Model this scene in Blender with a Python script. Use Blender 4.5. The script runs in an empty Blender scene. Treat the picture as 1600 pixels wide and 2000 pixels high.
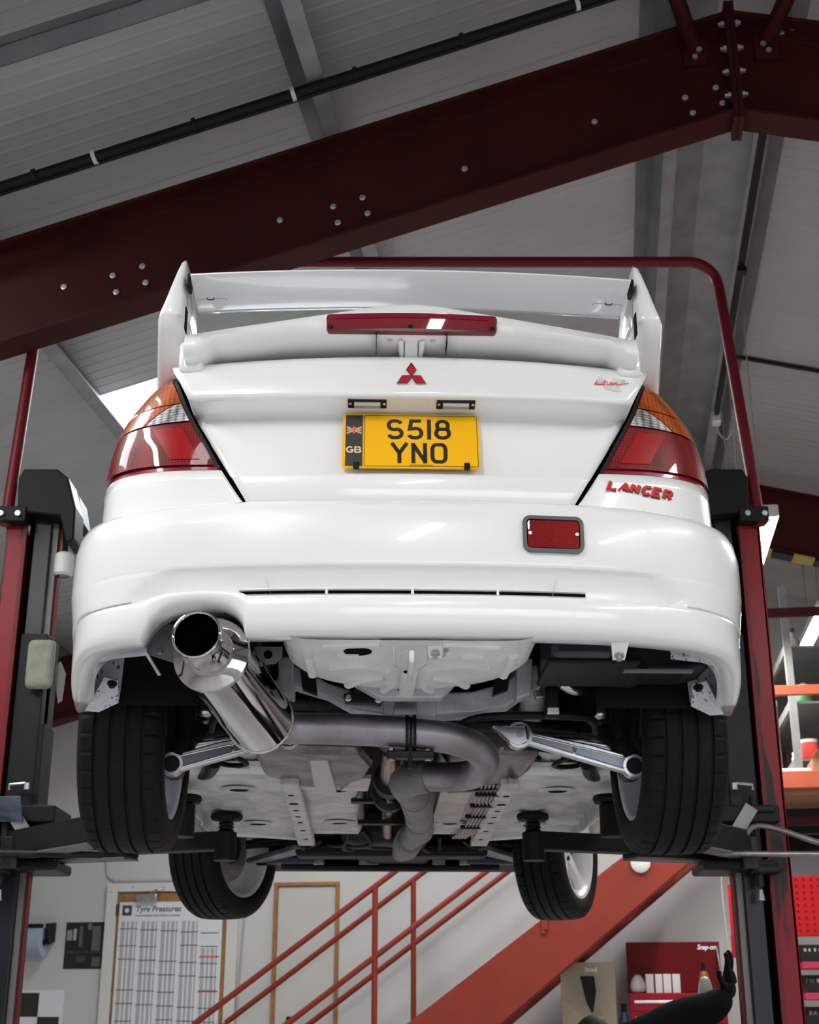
import bpy, bmesh, math, random
from mathutils import Vector, Matrix
random.seed(7)
R = math.radians
SC = bpy.context.scene
COL = SC.collection
AL = R(7.9)                      # the building's long axis, clockwise from the view axis
CA, SA = math.cos(AL), math.sin(AL)

# ------------------------------------------------------------------ camera
cam_d = bpy.data.cameras.new('camera'); cam = bpy.data.objects.new('camera', cam_d); COL.objects.link(cam)
cam.location = (0, 0, 1.0)
cam.rotation_euler = (R(90 + 20.5), 0, 0)
cam_d.sensor_fit = 'VERTICAL'; cam_d.sensor_height = 24.0; cam_d.lens = 24.0 * 2700 / 2000
cam_d.clip_end = 200
cam_d.dof.use_dof = True; cam_d.dof.focus_distance = 3.45; cam_d.dof.aperture_fstop = 5.6
SC.camera = cam
SC.cycles.max_bounces = 8; SC.cycles.diffuse_bounces = 4; SC.cycles.glossy_bounces = 3; SC.cycles.transmission_bounces = 2; SC.cycles.adaptive_threshold = 0.02
SC.view_settings.view_transform = 'Standard'; SC.view_settings.look = 'None'
SC.view_settings.exposure = 0.95; SC.view_settings.gamma = 1.0; SC.view_settings.use_curve_mapping = False

# ------------------------------------------------------------------ world: bright overcast daylight outside the open end of the shed
wd = bpy.data.worlds.new('sky'); SC.world = wd; wd.use_nodes = True
wb = wd.node_tree.nodes['Background']
wb.inputs[0].default_value = (0.93, 0.97, 1.0, 1); wb.inputs[1].default_value = 1.6
LED_POWER = 44.0
SKYLIGHT_POWER = 7.0

# ------------------------------------------------------------------ materials
MATS = {}
def mat(name, col, rough=0.5, metal=0.0, coat=0.0, var=0.0, vscale=8.0, col2=None, bump=0.0, bscale=40.0,
        emit=None, estr=0.0, alpha=1.0, trans=0.0, spec=0.5, rvar=0.0):
    if name in MATS: return MATS[name]
    m = bpy.data.materials.new(name); m.use_nodes = True
    nt = m.node_tree; b = nt.nodes['Principled BSDF']
    b.inputs['Base Color'].default_value = (*col, 1); b.inputs['Roughness'].default_value = rough
    b.inputs['Metallic'].default_value = metal
    b.inputs['Coat Weight'].default_value = coat; b.inputs['Coat Roughness'].default_value = 0.04
    b.inputs['Specular IOR Level'].default_value = spec
    b.inputs['Transmission Weight'].default_value = trans
    b.inputs['Alpha'].default_value = alpha
    if emit:
        b.inputs['Emission Color'].default_value = (*emit, 1); b.inputs['Emission Strength'].default_value = estr
    tc = None
    if var or bump or rvar:
        tc = nt.nodes.new('ShaderNodeTexCoord')
    if var or rvar:
        n = nt.nodes.new('ShaderNodeTexNoise'); n.inputs['Scale'].default_value = vscale; n.inputs['Detail'].default_value = 5
        nt.links.new(tc.outputs['Object'], n.inputs['Vector'])
        r = nt.nodes.new('ShaderNodeValToRGB')
        c2 = col2 or tuple(c * (1 - var) for c in col)
        r.color_ramp.elements[0].position = 0.35; r.color_ramp.elements[1].position = 0.68
        r.color_ramp.elements[0].color = (*c2, 1); r.color_ramp.elements[1].color = (*col, 1)
        nt.links.new(n.outputs['Fac'], r.inputs['Fac'])
        if var: nt.links.new(r.outputs['Color'], b.inputs['Base Color'])
        if rvar:
            mr = nt.nodes.new('ShaderNodeMapRange'); mr.inputs['To Min'].default_value = max(0, rough - rvar); mr.inputs['To Max'].default_value = min(1, rough + rvar)
            nt.links.new(n.outputs['Fac'], mr.inputs['Value']); nt.links.new(mr.outputs['Result'], b.inputs['Roughness'])
    if bump:
        n2 = nt.nodes.new('ShaderNodeTexNoise'); n2.inputs['Scale'].default_value = bscale; n2.inputs['Detail'].default_value = 4
        nt.links.new(tc.outputs['Object'], n2.inputs['Vector'])
        bp = nt.nodes.new('ShaderNodeBump'); bp.inputs['Strength'].default_value = bump; bp.inputs['Distance'].default_value = 0.01
        nt.links.new(n2.outputs['Fac'], bp.inputs['Height']); nt.links.new(bp.outputs['Normal'], b.inputs['Normal'])
    MATS[name] = m
    return m
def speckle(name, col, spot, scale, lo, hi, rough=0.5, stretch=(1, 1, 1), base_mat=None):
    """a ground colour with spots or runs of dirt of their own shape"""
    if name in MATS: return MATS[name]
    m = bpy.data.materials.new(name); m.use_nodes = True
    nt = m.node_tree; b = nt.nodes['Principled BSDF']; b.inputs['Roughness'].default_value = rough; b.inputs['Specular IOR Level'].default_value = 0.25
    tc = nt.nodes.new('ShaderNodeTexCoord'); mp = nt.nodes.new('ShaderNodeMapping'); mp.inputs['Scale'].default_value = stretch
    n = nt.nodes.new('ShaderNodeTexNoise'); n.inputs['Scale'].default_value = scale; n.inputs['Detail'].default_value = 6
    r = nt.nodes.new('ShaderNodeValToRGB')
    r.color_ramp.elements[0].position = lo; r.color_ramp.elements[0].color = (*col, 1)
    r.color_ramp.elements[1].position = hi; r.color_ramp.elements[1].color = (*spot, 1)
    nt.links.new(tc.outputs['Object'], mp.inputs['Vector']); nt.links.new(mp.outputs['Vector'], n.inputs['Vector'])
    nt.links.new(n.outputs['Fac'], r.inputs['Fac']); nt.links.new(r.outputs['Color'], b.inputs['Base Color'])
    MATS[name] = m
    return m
def lens(name, col, scale, axis_scale=(1, 1, 1), rough=0.08, emis=0.0, var=0.55):
    """moulded lamp lens: coloured plastic with a fine prism grid as relief and tone"""
    if name in MATS: return MATS[name]
    m = bpy.data.materials.new(name); m.use_nodes = True
    nt = m.node_tree; b = nt.nodes['Principled BSDF']
    b.inputs['Roughness'].default_value = 0.35; b.inputs['Coat Weight'].default_value = 0.5; b.inputs['Coat Roughness'].default_value = 0.02; b.inputs['Specular IOR Level'].default_value = 0.15
    tc = nt.nodes.new('ShaderNodeTexCoord'); mp = nt.nodes.new('ShaderNodeMapping'); mp.inputs['Scale'].default_value = axis_scale
    nt.links.new(tc.outputs['Object'], mp.inputs['Vector'])
    ck = nt.nodes.new('ShaderNodeTexVoronoi'); ck.inputs['Scale'].default_value = scale; ck.inputs['Randomness'].default_value = 0.15
    nt.links.new(mp.outputs['Vector'], ck.inputs['Vector'])
    r = nt.nodes.new('ShaderNodeValToRGB')
    r.color_ramp.elements[0].position = 0.1; r.color_ramp.elements[0].color = (*col, 1)
    r.color_ramp.elements[1].position = 0.75; r.color_ramp.elements[1].color = (*[c * (1 - var) for c in col], 1)
    nt.links.new(ck.outputs['Distance'], r.inputs['Fac']); nt.links.new(r.outputs['Color'], b.inputs['Base Color'])
    MATS[name] = m
    return m

WHITE = mat('white_car_paint', (0.86, 0.87, 0.88), 0.28, 0, 1.0)
WHITE_UNDER = mat('white_underseal_paint', (0.84, 0.85, 0.86), 0.42, 0, 0.2, var=0.14, vscale=9, bump=0.15, bscale=30)
PAN = mat('dusty_white_floor_paint', (0.70, 0.70, 0.69), 0.5, 0, 0.1, var=0.35, vscale=11, bump=0.2, bscale=26)
BLACK = mat('black_plastic', (0.007, 0.007, 0.008), 0.5, spec=.22)
BLACKSAT = mat('black_satin_steel', (0.010, 0.010, 0.011), 0.45, 0.0, spec=.25, var=0.4, vscale=14)
VOID = mat('black_cavity', (0.003, 0.003, 0.003), 0.9, spec=.05)
RUBBER = mat('tyre_rubber', (0.006, 0.006, 0.0065), 0.6, spec=.2, var=0.35, vscale=22, bump=0.15, bscale=160)
CHROME = mat('polished_steel', (0.58, 0.57, 0.555), 0.06, 1.0, rvar=0.04, vscale=20)
STEEL = mat('zinc_steel', (0.62, 0.63, 0.65), 0.32, 1.0, var=0.25, vscale=30)
ALU = mat('forged_aluminium', (0.74, 0.75, 0.78), 0.25, 1.0, var=0.2, vscale=24)
PIPE = mat('heat_blued_pipe', (0.38, 0.36, 0.42), 0.42, 0.85, var=0.4, vscale=9, col2=(0.26, 0.24, 0.25), bump=0.08, bscale=60)
PIPEDULL = mat('dull_grey_pipe', (0.30, 0.29, 0.29), 0.6, 0.6, var=0.3, vscale=12, bump=0.1, bscale=70)
SUBF = mat('grey_subframe_paint', (0.62, 0.64, 0.67), 0.45, 0.2, var=0.3, vscale=16, bump=0.15, bscale=40)
SHIELD = mat('dull_heat_shield', (0.30, 0.28, 0.27), 0.38, 0.7, var=0.55, vscale=10, bump=0.15, bscale=30)
DARKMET = mat('oily_dark_metal', (0.028, 0.028, 0.030), 0.45, 0.3, spec=.3, var=0.5, vscale=18, bump=0.2, bscale=50)
BOLTM = mat('bright_bolt_zinc', (0.78, 0.78, 0.80), 0.35, 0.9)
REDSTEEL = mat('red_oxide_steel_paint', (0.060, 0.0095, 0.008), 0.6, spec=.15, var=0.25, vscale=3)
REDLIFT = speckle('red_lift_paint_with_grease', (0.24, 0.006, 0.016), (0.012, 0.008, 0.010), 3.0, 0.525, 0.565, 0.35, (4.2, 4.2, 0.45))
REDTUBE = mat('red_tube_paint', (0.15, 0.005, 0.012), 0.45, spec=.3)
REDSTAIR = mat('red_stair_paint', (0.26, 0.034, 0.018), 0.5, spec=.3, var=0.12, vscale=4)
ORANGE = mat('orange_rack_paint', (0.50, 0.09, 0.035), 0.5, var=0.15, vscale=6)
GALV = mat('galvanised_purlin', (0.20, 0.21, 0.215), 0.5, 0.35, var=0.25, vscale=5)
GALVL = mat('galvanised_light', (0.34, 0.35, 0.35), 0.5, 0.3, var=0.25, vscale=6)
SHEET = mat('white_liner_sheet', (0.44, 0.44, 0.435), 0.55, var=0.10, vscale=1.6)
WALLW = mat('white_wall_paint', (0.62, 0.615, 0.60), 0.7, var=0.06, vscale=1.2, bump=0.05, bscale=60)
FLOORM = mat('grey_floor_paint', (0.50, 0.50, 0.51), 0.45, var=0.2, vscale=1.5, bump=0.05, bscale=20)
WOOD = mat('varnished_wood', (0.42, 0.19, 0.06), 0.5, var=0.3, vscale=12)
TRIMW = mat('white_gloss_trim', (0.70, 0.69, 0.66), 0.4)
PANELG = mat('pale_grey_green_panel', (0.60, 0.59, 0.54), 0.5, var=0.06, vscale=2)
LEDM = mat('lit_led_diffuser', (1, 1, 1), 0.5, emit=(1.0, 0.97, 0.92), estr=LED_POWER)
SKYL = mat('translucent_skylight_sheet', (1, 1, 1), 0.5, emit=(0.93, 0.97, 1.0), estr=SKYLIGHT_POWER)
YELLOW = mat('yellow_plate_reflective', (0.95, 0.50, 0.002), 0.4, coat=0.15, spec=.3)
PLATEBLK = mat('plate_black', (0.014, 0.012, 0.010), 0.4, coat=0.3)
PLATEGREY = mat('plate_badge_black', (0.05, 0.047, 0.042), 0.4, coat=0.3, var=0.2, vscale=300)
CREAM = mat('plate_cream_letters', (0.85, 0.70, 0.45), 0.4)
REDFLAG = mat('flag_red', (0.80, 0.05, 0.02), 0.4)
REDBADGE = mat('badge_red', (0.50, 0.012, 0.03), 0.18, coat=1.0)
REDLETTER = mat('letter_red', (0.60, 0.008, 0.014), 0.4, spec=.2)
GREYDECAL = mat('pale_grey_decal', (0.68, 0.68, 0.67), 0.4)
PINKDECAL = mat('red_decal', (0.75, 0.10, 0.10), 0.4)
LRED = lens('red_lens', (0.30, 0.003, 0.006), 120, (1, 0.2, 1), var=.8)
LREDP = mat('red_plain_lens', (0.32, 0.003, 0.006), 0.25, coat=0.4, spec=.15)
LAMB = lens('amber_lens', (0.66, 0.13, 0.010), 110, (0.75, 0.2, 1.3), var=.75)
LCLR = lens('clear_prism_lens', (0.86, 0.88, 0.90), 85, (0.6, 0.3, 1.5), var=0.95)
LDRED = mat('dark_red_lens_edge', (0.22, 0.003, 0.02), 0.25, coat=.4, spec=.2)
FOG = lens('fog_lens_red', (0.40, 0.005, 0.008), 170, (1, 0.2, 1), var=0.7)
BRAKE = lens('brake_lens_red', (0.26, 0.004, 0.02), 220, (1, 0.2, 1), var=0.45)
GLASS = mat('dark_car_glass', (0.015, 0.018, 0.02), 0.05, coat=1.0)
PAPERB = mat('blue_paper', (0.36, 0.42, 0.55), 0.9, bump=0.2, bscale=80)
PAPERW = mat('white_paper', (0.78, 0.78, 0.80), 0.8)
PRINTG = mat('grey_print', (0.45, 0.45, 0.46), 0.8)
PRINTD = mat('dark_print', (0.10, 0.10, 0.11), 0.8)
PRINTR = mat('red_print', (0.75, 0.06, 0.05), 0.8)
CARD = mat('brown_cardboard', (0.36, 0.29, 0.22), 0.8, var=0.12, vscale=5)
CARDD = mat('tan_box_card', (0.33, 0.18, 0.09), 0.8)
TOOLRED = mat('tool_chest_red', (0.35, 0.006, 0.02), 0.5, spec=.25)
BRIGHTRED = mat('bright_red_board', (0.60, 0.006, 0.010), 0.5, spec=.2)
PINKRED = mat('crimson_shelf', (0.52, 0.006, 0.07), 0.45)
CLOTHBLK = mat('black_work_cloth', (0.008, 0.008, 0.009), 0.9, spec=.1, bump=0.4, bscale=18)
GLOVE = mat('black_glove', (0.006, 0.006, 0.007), 0.7, spec=.2, bump=0.3, bscale=60)
SKIN = mat('skin', (0.55, 0.34, 0.26), 0.55)
GREENPAD = mat('grey_green_foam', (0.33, 0.36, 0.28), 0.9, var=0.25, vscale=20)
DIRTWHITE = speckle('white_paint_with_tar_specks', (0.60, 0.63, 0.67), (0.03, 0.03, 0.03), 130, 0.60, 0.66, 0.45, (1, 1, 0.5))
BLUEBLACK = mat('blue_black_steel', (0.014, 0.018, 0.026), 0.32, spec=.3, var=0.5, vscale=5, col2=(0.010, 0.012, 0.015))
GREYLINE = mat('grey_plastic_conduit', (0.40, 0.40, 0.40), 0.5)

# ------------------------------------------------------------------ mesh helpers
def link(o, parent=None):
    COL.objects.link(o)
    if parent: o.parent = parent
    return o
class MB:
    def __init__(s): s.v = []; s.f = []
    def add(s, vs, fs):
        k = len(s.v); s.v += [tuple(p) for p in vs]; s.f += [tuple(i + k for i in f) for f in fs]; return s
    def box(s, c, d, rot=None):
        hx, hy, hz = d[0] / 2, d[1] / 2, d[2] / 2
        vs = [Vector((x, y, z)) for x in (-hx, hx) for y in (-hy, hy) for z in (-hz, hz)]
        if rot is not None:
            M = rot if isinstance(rot, Matrix) else Matrix.Rotation(rot[2], 3, 'Z') @ Matrix.Rotation(rot[1], 3, 'Y') @ Matrix.Rotation(rot[0], 3, 'X')
            vs = [M @ p for p in vs]
        c = Vector(c)
        return s.add([p + c for p in vs], [(0, 1, 3, 2), (4, 6, 7, 5), (0, 4, 5, 1), (2, 3, 7, 6), (0, 2, 6, 4), (1, 5, 7, 3)])
    def box2(s, a, b): return s.box([(p + q) / 2 for p, q in zip(a, b)], [abs(q - p) for p, q in zip(a, b)])
    def beam(s, p, q, w, h, up=(0, 0, 1)):
        p, q = Vector(p), Vector(q); d = (q - p); L = d.length; d.normalize(); up = Vector(up)
        x = d.cross(up); 
        if x.length < 1e-5: x = d.cross(Vector((1, 0, 0)))
        x.normalize(); z = x.cross(d)
        M = Matrix((x, d, z)).transposed()
        return s.box((p + q) / 2, (w, L, h), M)
    def cyl(s, p, q, r, r2=None, n=20, caps=True):
        return s.tube([p, q], [r, r if r2 is None else r2], n, caps)
    def tube(s, path, r, n=12, caps=True):
        pts = [Vector(p) for p in path]; m = len(pts)
        rs = r if isinstance(r, (list, tuple)) else [r] * m
        tg = []
        for i in range(m):
            a = pts[max(i - 1, 0)]; b = pts[min(i + 1, m - 1)]
            t = b - a
            if t.length < 1e-9: t = Vector((0, 0, 1))
            tg.append(t.normalized())
        ref = Vector((0, 0, 1)) if abs(tg[0].z) < 0.9 else Vector((1, 0, 0))
        x = tg[0].cross(ref).normalized()
        vs = []; fs = []
        for i in range(m):
            x = x - tg[i] * x.dot(tg[i])
            if x.length < 1e-6: x = tg[i].orthogonal()
            x.normalize(); y = tg[i].cross(x)
            for k in range(n):
                a = 2 * math.pi * k / n
                vs.append(pts[i] + (x * math.cos(a) + y * math.sin(a)) * rs[i])
        for i in range(m - 1):
            for k in range(n):
                k2 = (k + 1) % n
                fs.append((i * n + k, i * n + k2, (i + 1) * n + k2, (i + 1) * n + k))
        if caps:
            fs.append(tuple(range(n - 1, -1, -1))); fs.append(tuple((m - 1) * n + k for k in range(n)))
        return s.add(vs, fs)
    def lathe(s, prof, o=(0, 0, 0), ax=(0, 0, 1), n=32, close=False, mod=None):
        """prof: (r, h) pairs turned about ax through o"""
        ax = Vector(ax).normalized(); x = ax.orthogonal().normalized(); y = ax.cross(x); o = Vector(o)
        m = len(prof); vs = []; fs = []
        for i, (r, h) in enumerate(prof):
            for k in range(n):
                a = 2 * math.pi * k / n
                rr = r + (mod(i, k) if mod else 0)
                vs.append(o + ax * h + (x * math.cos(a) + y * math.sin(a)) * rr)
        for i in range(m if close else m - 1):
            j = (i + 1) % m
            for k in range(n):
                k2 = (k + 1) % n
                fs.append((i * n + k, i * n + k2, j * n + k2, j * n + k))
        return s.add(vs, fs)
    def prism(s, poly, d, frame=None):
        """poly of 3-D points (planar), extruded by vector d"""
        d = Vector(d); n = len(poly); vs = [Vector(p) for p in poly] + [Vector(p) + d for p in poly]
        fs = [tuple(range(n - 1, -1, -1)), tuple(range(n, 2 * n))] + [(i, (i + 1) % n, n + (i + 1) % n, n + i) for i in range(n)]
        return s.add(vs, fs)
    def grid(s, fn, nu, nv, closed_u=False):
        vs = [fn(i / nu, j / nv) for j in range(nv + 1) for i in range(nu + 1)]
        fs = [(j * (nu + 1) + i, j * (nu + 1) + i + 1, (j + 1) * (nu + 1) + i + 1, (j + 1) * (nu + 1) + i) for j in range(nv) for i in range(nu)]
        return s.add(vs, fs)
    def rows(s, rows):
        n = len(rows[0]); k = [p for r in rows for p in r]
        return s.add(k, [(j * n + i, j * n + i + 1, (j + 1) * n + i + 1, (j + 1) * n + i) for j in range(len(rows) - 1) for i in range(n - 1)])
    def stroke(s, pts, w, to3, closed=False, th=0.0):
        """flat ribbon of width w along a 2-D polyline; to3 maps (a, b, lift) to 3-D"""
        P = [Vector((p[0], p[1])) for p in pts]; n = len(P); A = []; B = []
        for i in range(n):
            if closed: a, b, c = P[i - 1], P[i], P[(i + 1) % n]
            else: a, b, c = P[max(i - 1, 0)], P[i], P[min(i + 1, n - 1)]
            d1 = (b - a) if (b - a).length > 1e-9 else (c - b); d2 = (c - b) if (c - b).length > 1e-9 else (b - a)
            d1 = d1.normalized(); d2 = d2.normalized()
            n1 = Vector((-d1.y, d1.x)); n2 = Vector((-d2.y, d2.x)); mm = n1 + n2
            if mm.length < 1e-6: mm = n1.copy()
            mm.normalize(); k = min(1.0 / max(mm.dot(n1), 0.35), 2.5)
            A.append(b + mm * (w / 2 * k)); B.append(b - mm * (w / 2 * k))
        m = n if closed else n - 1
        vs = [to3(p.x, p.y, th) for p in A] + [to3(p.x, p.y, th) for p in B]
        fs = [(i, (i + 1) % n, n + (i + 1) % n, n + i) for i in range(m)]
        if th:
            vs += [to3(p.x, p.y, 0) for p in A] + [to3(p.x, p.y, 0) for p in B]
            fs += [(i, 2 * n + i, 2 * n + (i + 1) % n, (i + 1) % n) for i in range(m)]
            fs += [(n + i, n + (i + 1) % n, 3 * n + (i + 1) % n, 3 * n + i) for i in range(m)]
            if not closed:
                fs += [(0, n, 3 * n, 2 * n), (n - 1, 3 * n - 1, 4 * n - 1, 2 * n - 1)]
        return s.add(vs, fs)
    def mesh(s, name, smooth=True, auto=40):
        me = bpy.data.meshes.new(name); me.from_pydata(s.v, [], s.f); me.update()
        bm = bmesh.new(); bm.from_mesh(me)
        bmesh.ops.remove_doubles(bm, verts=bm.verts, dist=1e-5)
        bmesh.ops.recalc_face_normals(bm, faces=bm.faces)
        if smooth:
            th = R(auto)
            for f in bm.faces: f.smooth = True
            for e in bm.edges:
                if len(e.link_faces) == 2 and e.calc_face_angle(0) > th: e.smooth = False
        bm.to_mesh(me); bm.free(); me.update()
        return me
    def build(s, name, m, parent=None, loc=(0, 0, 0), rz=0.0, smooth=True, auto=40, bevel=0.0, solid=0.0, sub=0, off=-1.0, seg=2):
        me = s.mesh(name, smooth, auto)
        o = bpy.data.objects.new(name, me); me.materials.append(m); link(o, parent)
        o.location = loc; o.rotation_euler = (0, 0, rz)
        if sub:
            q = o.modifiers.new('subdivision', 'SUBSURF'); q.levels = sub; q.render_levels = sub
        if solid:
            q = o.modifiers.new('solidify', 'SOLIDIFY'); q.thickness = solid; q.offset = off
        if bevel:
            q = o.modifiers.new('bevel', 'BEVEL'); q.width = bevel; q.segments = seg; q.limit_method = 'ANGLE'; q.angle_limit = R(35)
            q.harden_normals = False
        return o
def tag(o, label, cat, group=None, kind=None):
    o['label'] = label
    if cat: o['category'] = cat
    if group: o['group'] = group
    if kind: o['kind'] = kind
    return o
def struct(o, label=None):
    o['kind'] = 'structure'
    if label: o['label'] = label
    return o
def thing(name, label, cat, loc=(0, 0, 0), rz=0.0, group=None):
    o = bpy.data.objects.new(name, None); COL.objects.link(o); o.empty_display_size = 0.2
    o.location = loc; o.rotation_euler = (0, 0, rz)
    return tag(o, label, cat, group)
def part(name, mesh, m, parent, loc=(0, 0, 0), rz=0.0):
    o = bpy.data.objects.new(name, mesh); link(o, parent); o.location = loc; o.rotation_euler = (0, 0, rz)
    if not mesh.materials: mesh.materials.append(m)
    return o
def copy_tree(o, parent=None):
    c = o.copy(); COL.objects.link(c); c.parent = parent
    for ch in list(o.children): copy_tree(ch, c)
    return c
def B(u, v, z): return (u * CA + v * SA, -u * SA + v * CA, z)      # building axes to world
def lerp(a, b, t): return a + (b - a) * t
def interp(tab, x):
    if x <= tab[0][0]: return tab[0][1]
    for (a, p), (b, q) in zip(tab, tab[1:]):
        if x <= b: return p + (q - p) * (x - a) / (b - a)
    return tab[-1][1]
def sstep(a, b, x):
    t = min(max((x - a) / (b - a), 0), 1); return t * t * (3 - 2 * t)
def arc(cx, cy, r, a0, a1, n=10, ry=None):
    ry = r if ry is None else ry
    return [(cx + r * math.cos(R(lerp(a0, a1, i / n))), cy + ry * math.sin(R(lerp(a0, a1, i / n)))) for i in range(n + 1)]
def smooth_path(pts, n=8):
    """Catmull-Rom through the points"""
    P = [Vector(p) for p in pts]; out = []
    for i in range(len(P) - 1):
        p0, p1, p2, p3 = P[max(i - 1, 0)], P[i], P[i + 1], P[min(i + 2, len(P) - 1)]
        for k in range(n):
            t = k / n
            out.append(0.5 * ((2 * p1) + (p2 - p0) * t + (2 * p0 - 5 * p1 + 4 * p2 - p3) * t * t + (3 * p1 - p0 - 3 * p2 + p3) * t ** 3))
    out.append(P[-1]); return out
# ================================================================== THE SHED
RU = 0.70                         # ridge line, across
SL = math.tan(R(15.3)); CS = math.cos(R(15.3))
ZP = 5.12                         # underside of the purlins at the ridge
ZS = ZP + 0.215                    # liner sheet at the ridge
def zp(u): return ZP - SL * abs(u - RU)
def zs(u): return ZS - SL * abs(u - RU)
UL, UR, V0, V1 = -5.8, 7.2, -4.0, 13.5
BR = -AL                          # rotation of anything squared to the building

# floor
f = MB().grid(lambda a, b: (lerp(UL, UR, a), lerp(V0 - .12, V1, b), 0.0), 26, 48)
ap = MB().box2((-30, -40, -.06), (30, V0 - .12, -.005)).build('apron', mat('asphalt', (.10, .10, .10), .9, var=.2, vscale=3), rz=BR, smooth=False); struct(ap, 'asphalt yard outside the open door')
struct(f.build('floor', FLOORM, rz=BR, smooth=False), 'grey painted workshop floor')

# ceiling: ribbed liner sheets, each one a piece
ceil = bpy.data.objects.new('ceiling', None); COL.objects.link(ceil); struct(ceil, 'white ribbed liner sheets of the pitched roof')
ceil.location = B(RU, 4.0, ZS); ceil.rotation_euler = (0, 0, BR)
def sheet_mesh(L, name, side):
    m = MB(); pitch = 1.0 / 12; prof = []
    for k in range(12):
        a = k * pitch
        prof += [(a, 0), (a + 0.058, 0), (a + 0.064, -0.0035), (a + 0.076, -0.0035), (a + 0.0833, 0)]
    top = [(0, p[0], p[1]) for p in prof]
    bot = [(side * L * CS, p[0], p[1] - L * CS * SL) for p in prof]
    m.rows([top, bot])
    k = len(m.v)
    m.add([(0, 0.0, 0.05), (0, 1.02, 0.05), (side * L * CS, 1.02, 0.05 - L * CS * SL), (side * L * CS, 0.0, 0.05 - L * CS * SL)], [(0, 1, 2, 3)])
    return m.mesh(name, False)
LL = (RU - UL + 0.3) / CS; LR = (UR - RU + 0.3) / CS
ml = sheet_mesh(LL, 'roof_sheet_mesh', -1); mr = sheet_mesh(LR, 'roof_sheet_mesh', 1)
# the left slope has a row of translucent skylight sheets between two purlins (v 6.75 to 7.75)
def sheet_seg(u0, u1, name):
    m = MB(); pitch = 1.0 / 12; prof = []
    for k in range(12):
        a = k * pitch
        prof += [(a, 0), (a + 0.058, 0), (a + 0.064, -0.0035), (a + 0.076, -0.0035), (a + 0.0833, 0)]
    m.rows([[(u - RU, p[0], p[1] - SL * abs(u - RU)) for p in prof] for u in (u0, u1)])
    return m.mesh(name, False)
SKY = [(6.87, -2.76, -1.06), (7.87, -2.76, -1.06), (2.87, -4.2, -2.7), (-1.13, -2.66, -1.06), (10.87, -2.66, -1.06)]
v = V0 - 0.13
while v < V1:
    v_ = round(v, 3); sky = [q for q in SKY if abs(q[0] - v_) < 0.1]
    if sky:
        _, a, b = sky[0]
        for (x, y, nm, mt) in ((UL - 0.3, a, 'roof_sheet', SHEET), (a, b, 'skylight_sheet', SKYL), (b, RU, 'roof_sheet', SHEET)):
            part(nm, sheet_seg(x, y, nm + '_mesh'), mt, ceil, (0, v_ - 4.0, 0))
    else: part('roof_sheet', ml, SHEET, ceil, (0, v_ - 4.0, 0))
    part('roof_sheet', mr, SHEET, ceil, (0, v_ - 4.0, 0))
    v += 1.0
# ridge flashing under the sheets
m = MB().rows([[(-0.22, y, -0.10 - 0.02) for y in (V0 - 4, V1 - 4)], [(-0.02, y, -0.045) for y in (V0 - 4, V1 - 4)], [(0.02, y, -0.045) for y in (V0 - 4, V1 - 4)], [(0.22, y, -0.12) for y in (V0 - 4, V1 - 4)]])
m.build('ridge_flashing', GALVL, ceil, smooth=False, solid=0.004)

# purlins: galvanised Z sections along the building
def purlin(u, label, mt=GALV):
    s = 1 if u > RU else -1
    t = thing('purlin', label, 'purlin', B(u, (V0 + V1) / 2, zp(u)), BR, 'galvanised roof purlins')
    L = V1 - V0; ang = math.atan(SL) * s
    M = Matrix.Rotation(ang, 3, 'Y')
    def pb(nm, c, d, mm): MB().box(M @ Vector(c), d, M).build(nm, mm, t, smooth=False)
    pb('web', (0, 0, 0.10), (0.006, L, 0.196), mt)
    pb('lower_flange', (-0.035 * s, 0, 0.003), (0.07, L, 0.005), GALVL)  # paler than the web: light on the underside is put into its colour
    pb('upper_flange', (0.035 * s, 0, 0.194), (0.07, L, 0.005), mt)
    pb('lip', (-0.068 * s, 0, 0.011), (0.004, L, 0.018), mt)
    return t
for u, lb in ((0.45, 'grey galvanised purlin just left of the roof ridge'), (0.95, 'grey galvanised purlin just right of the roof ridge'),
              (-1.06, 'grey galvanised purlin crossing above the black conduit, upper left'), (-2.68, 'grey galvanised purlin beside the bright skylight, left of the car'),
              (-4.30, 'lowest grey galvanised purlin over the left wall'), (2.46, 'grey galvanised purlin halfway down the right roof slope'),
              (4.08, 'grey galvanised purlin low on the right roof slope')):
    purlin(u, lb)

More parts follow.
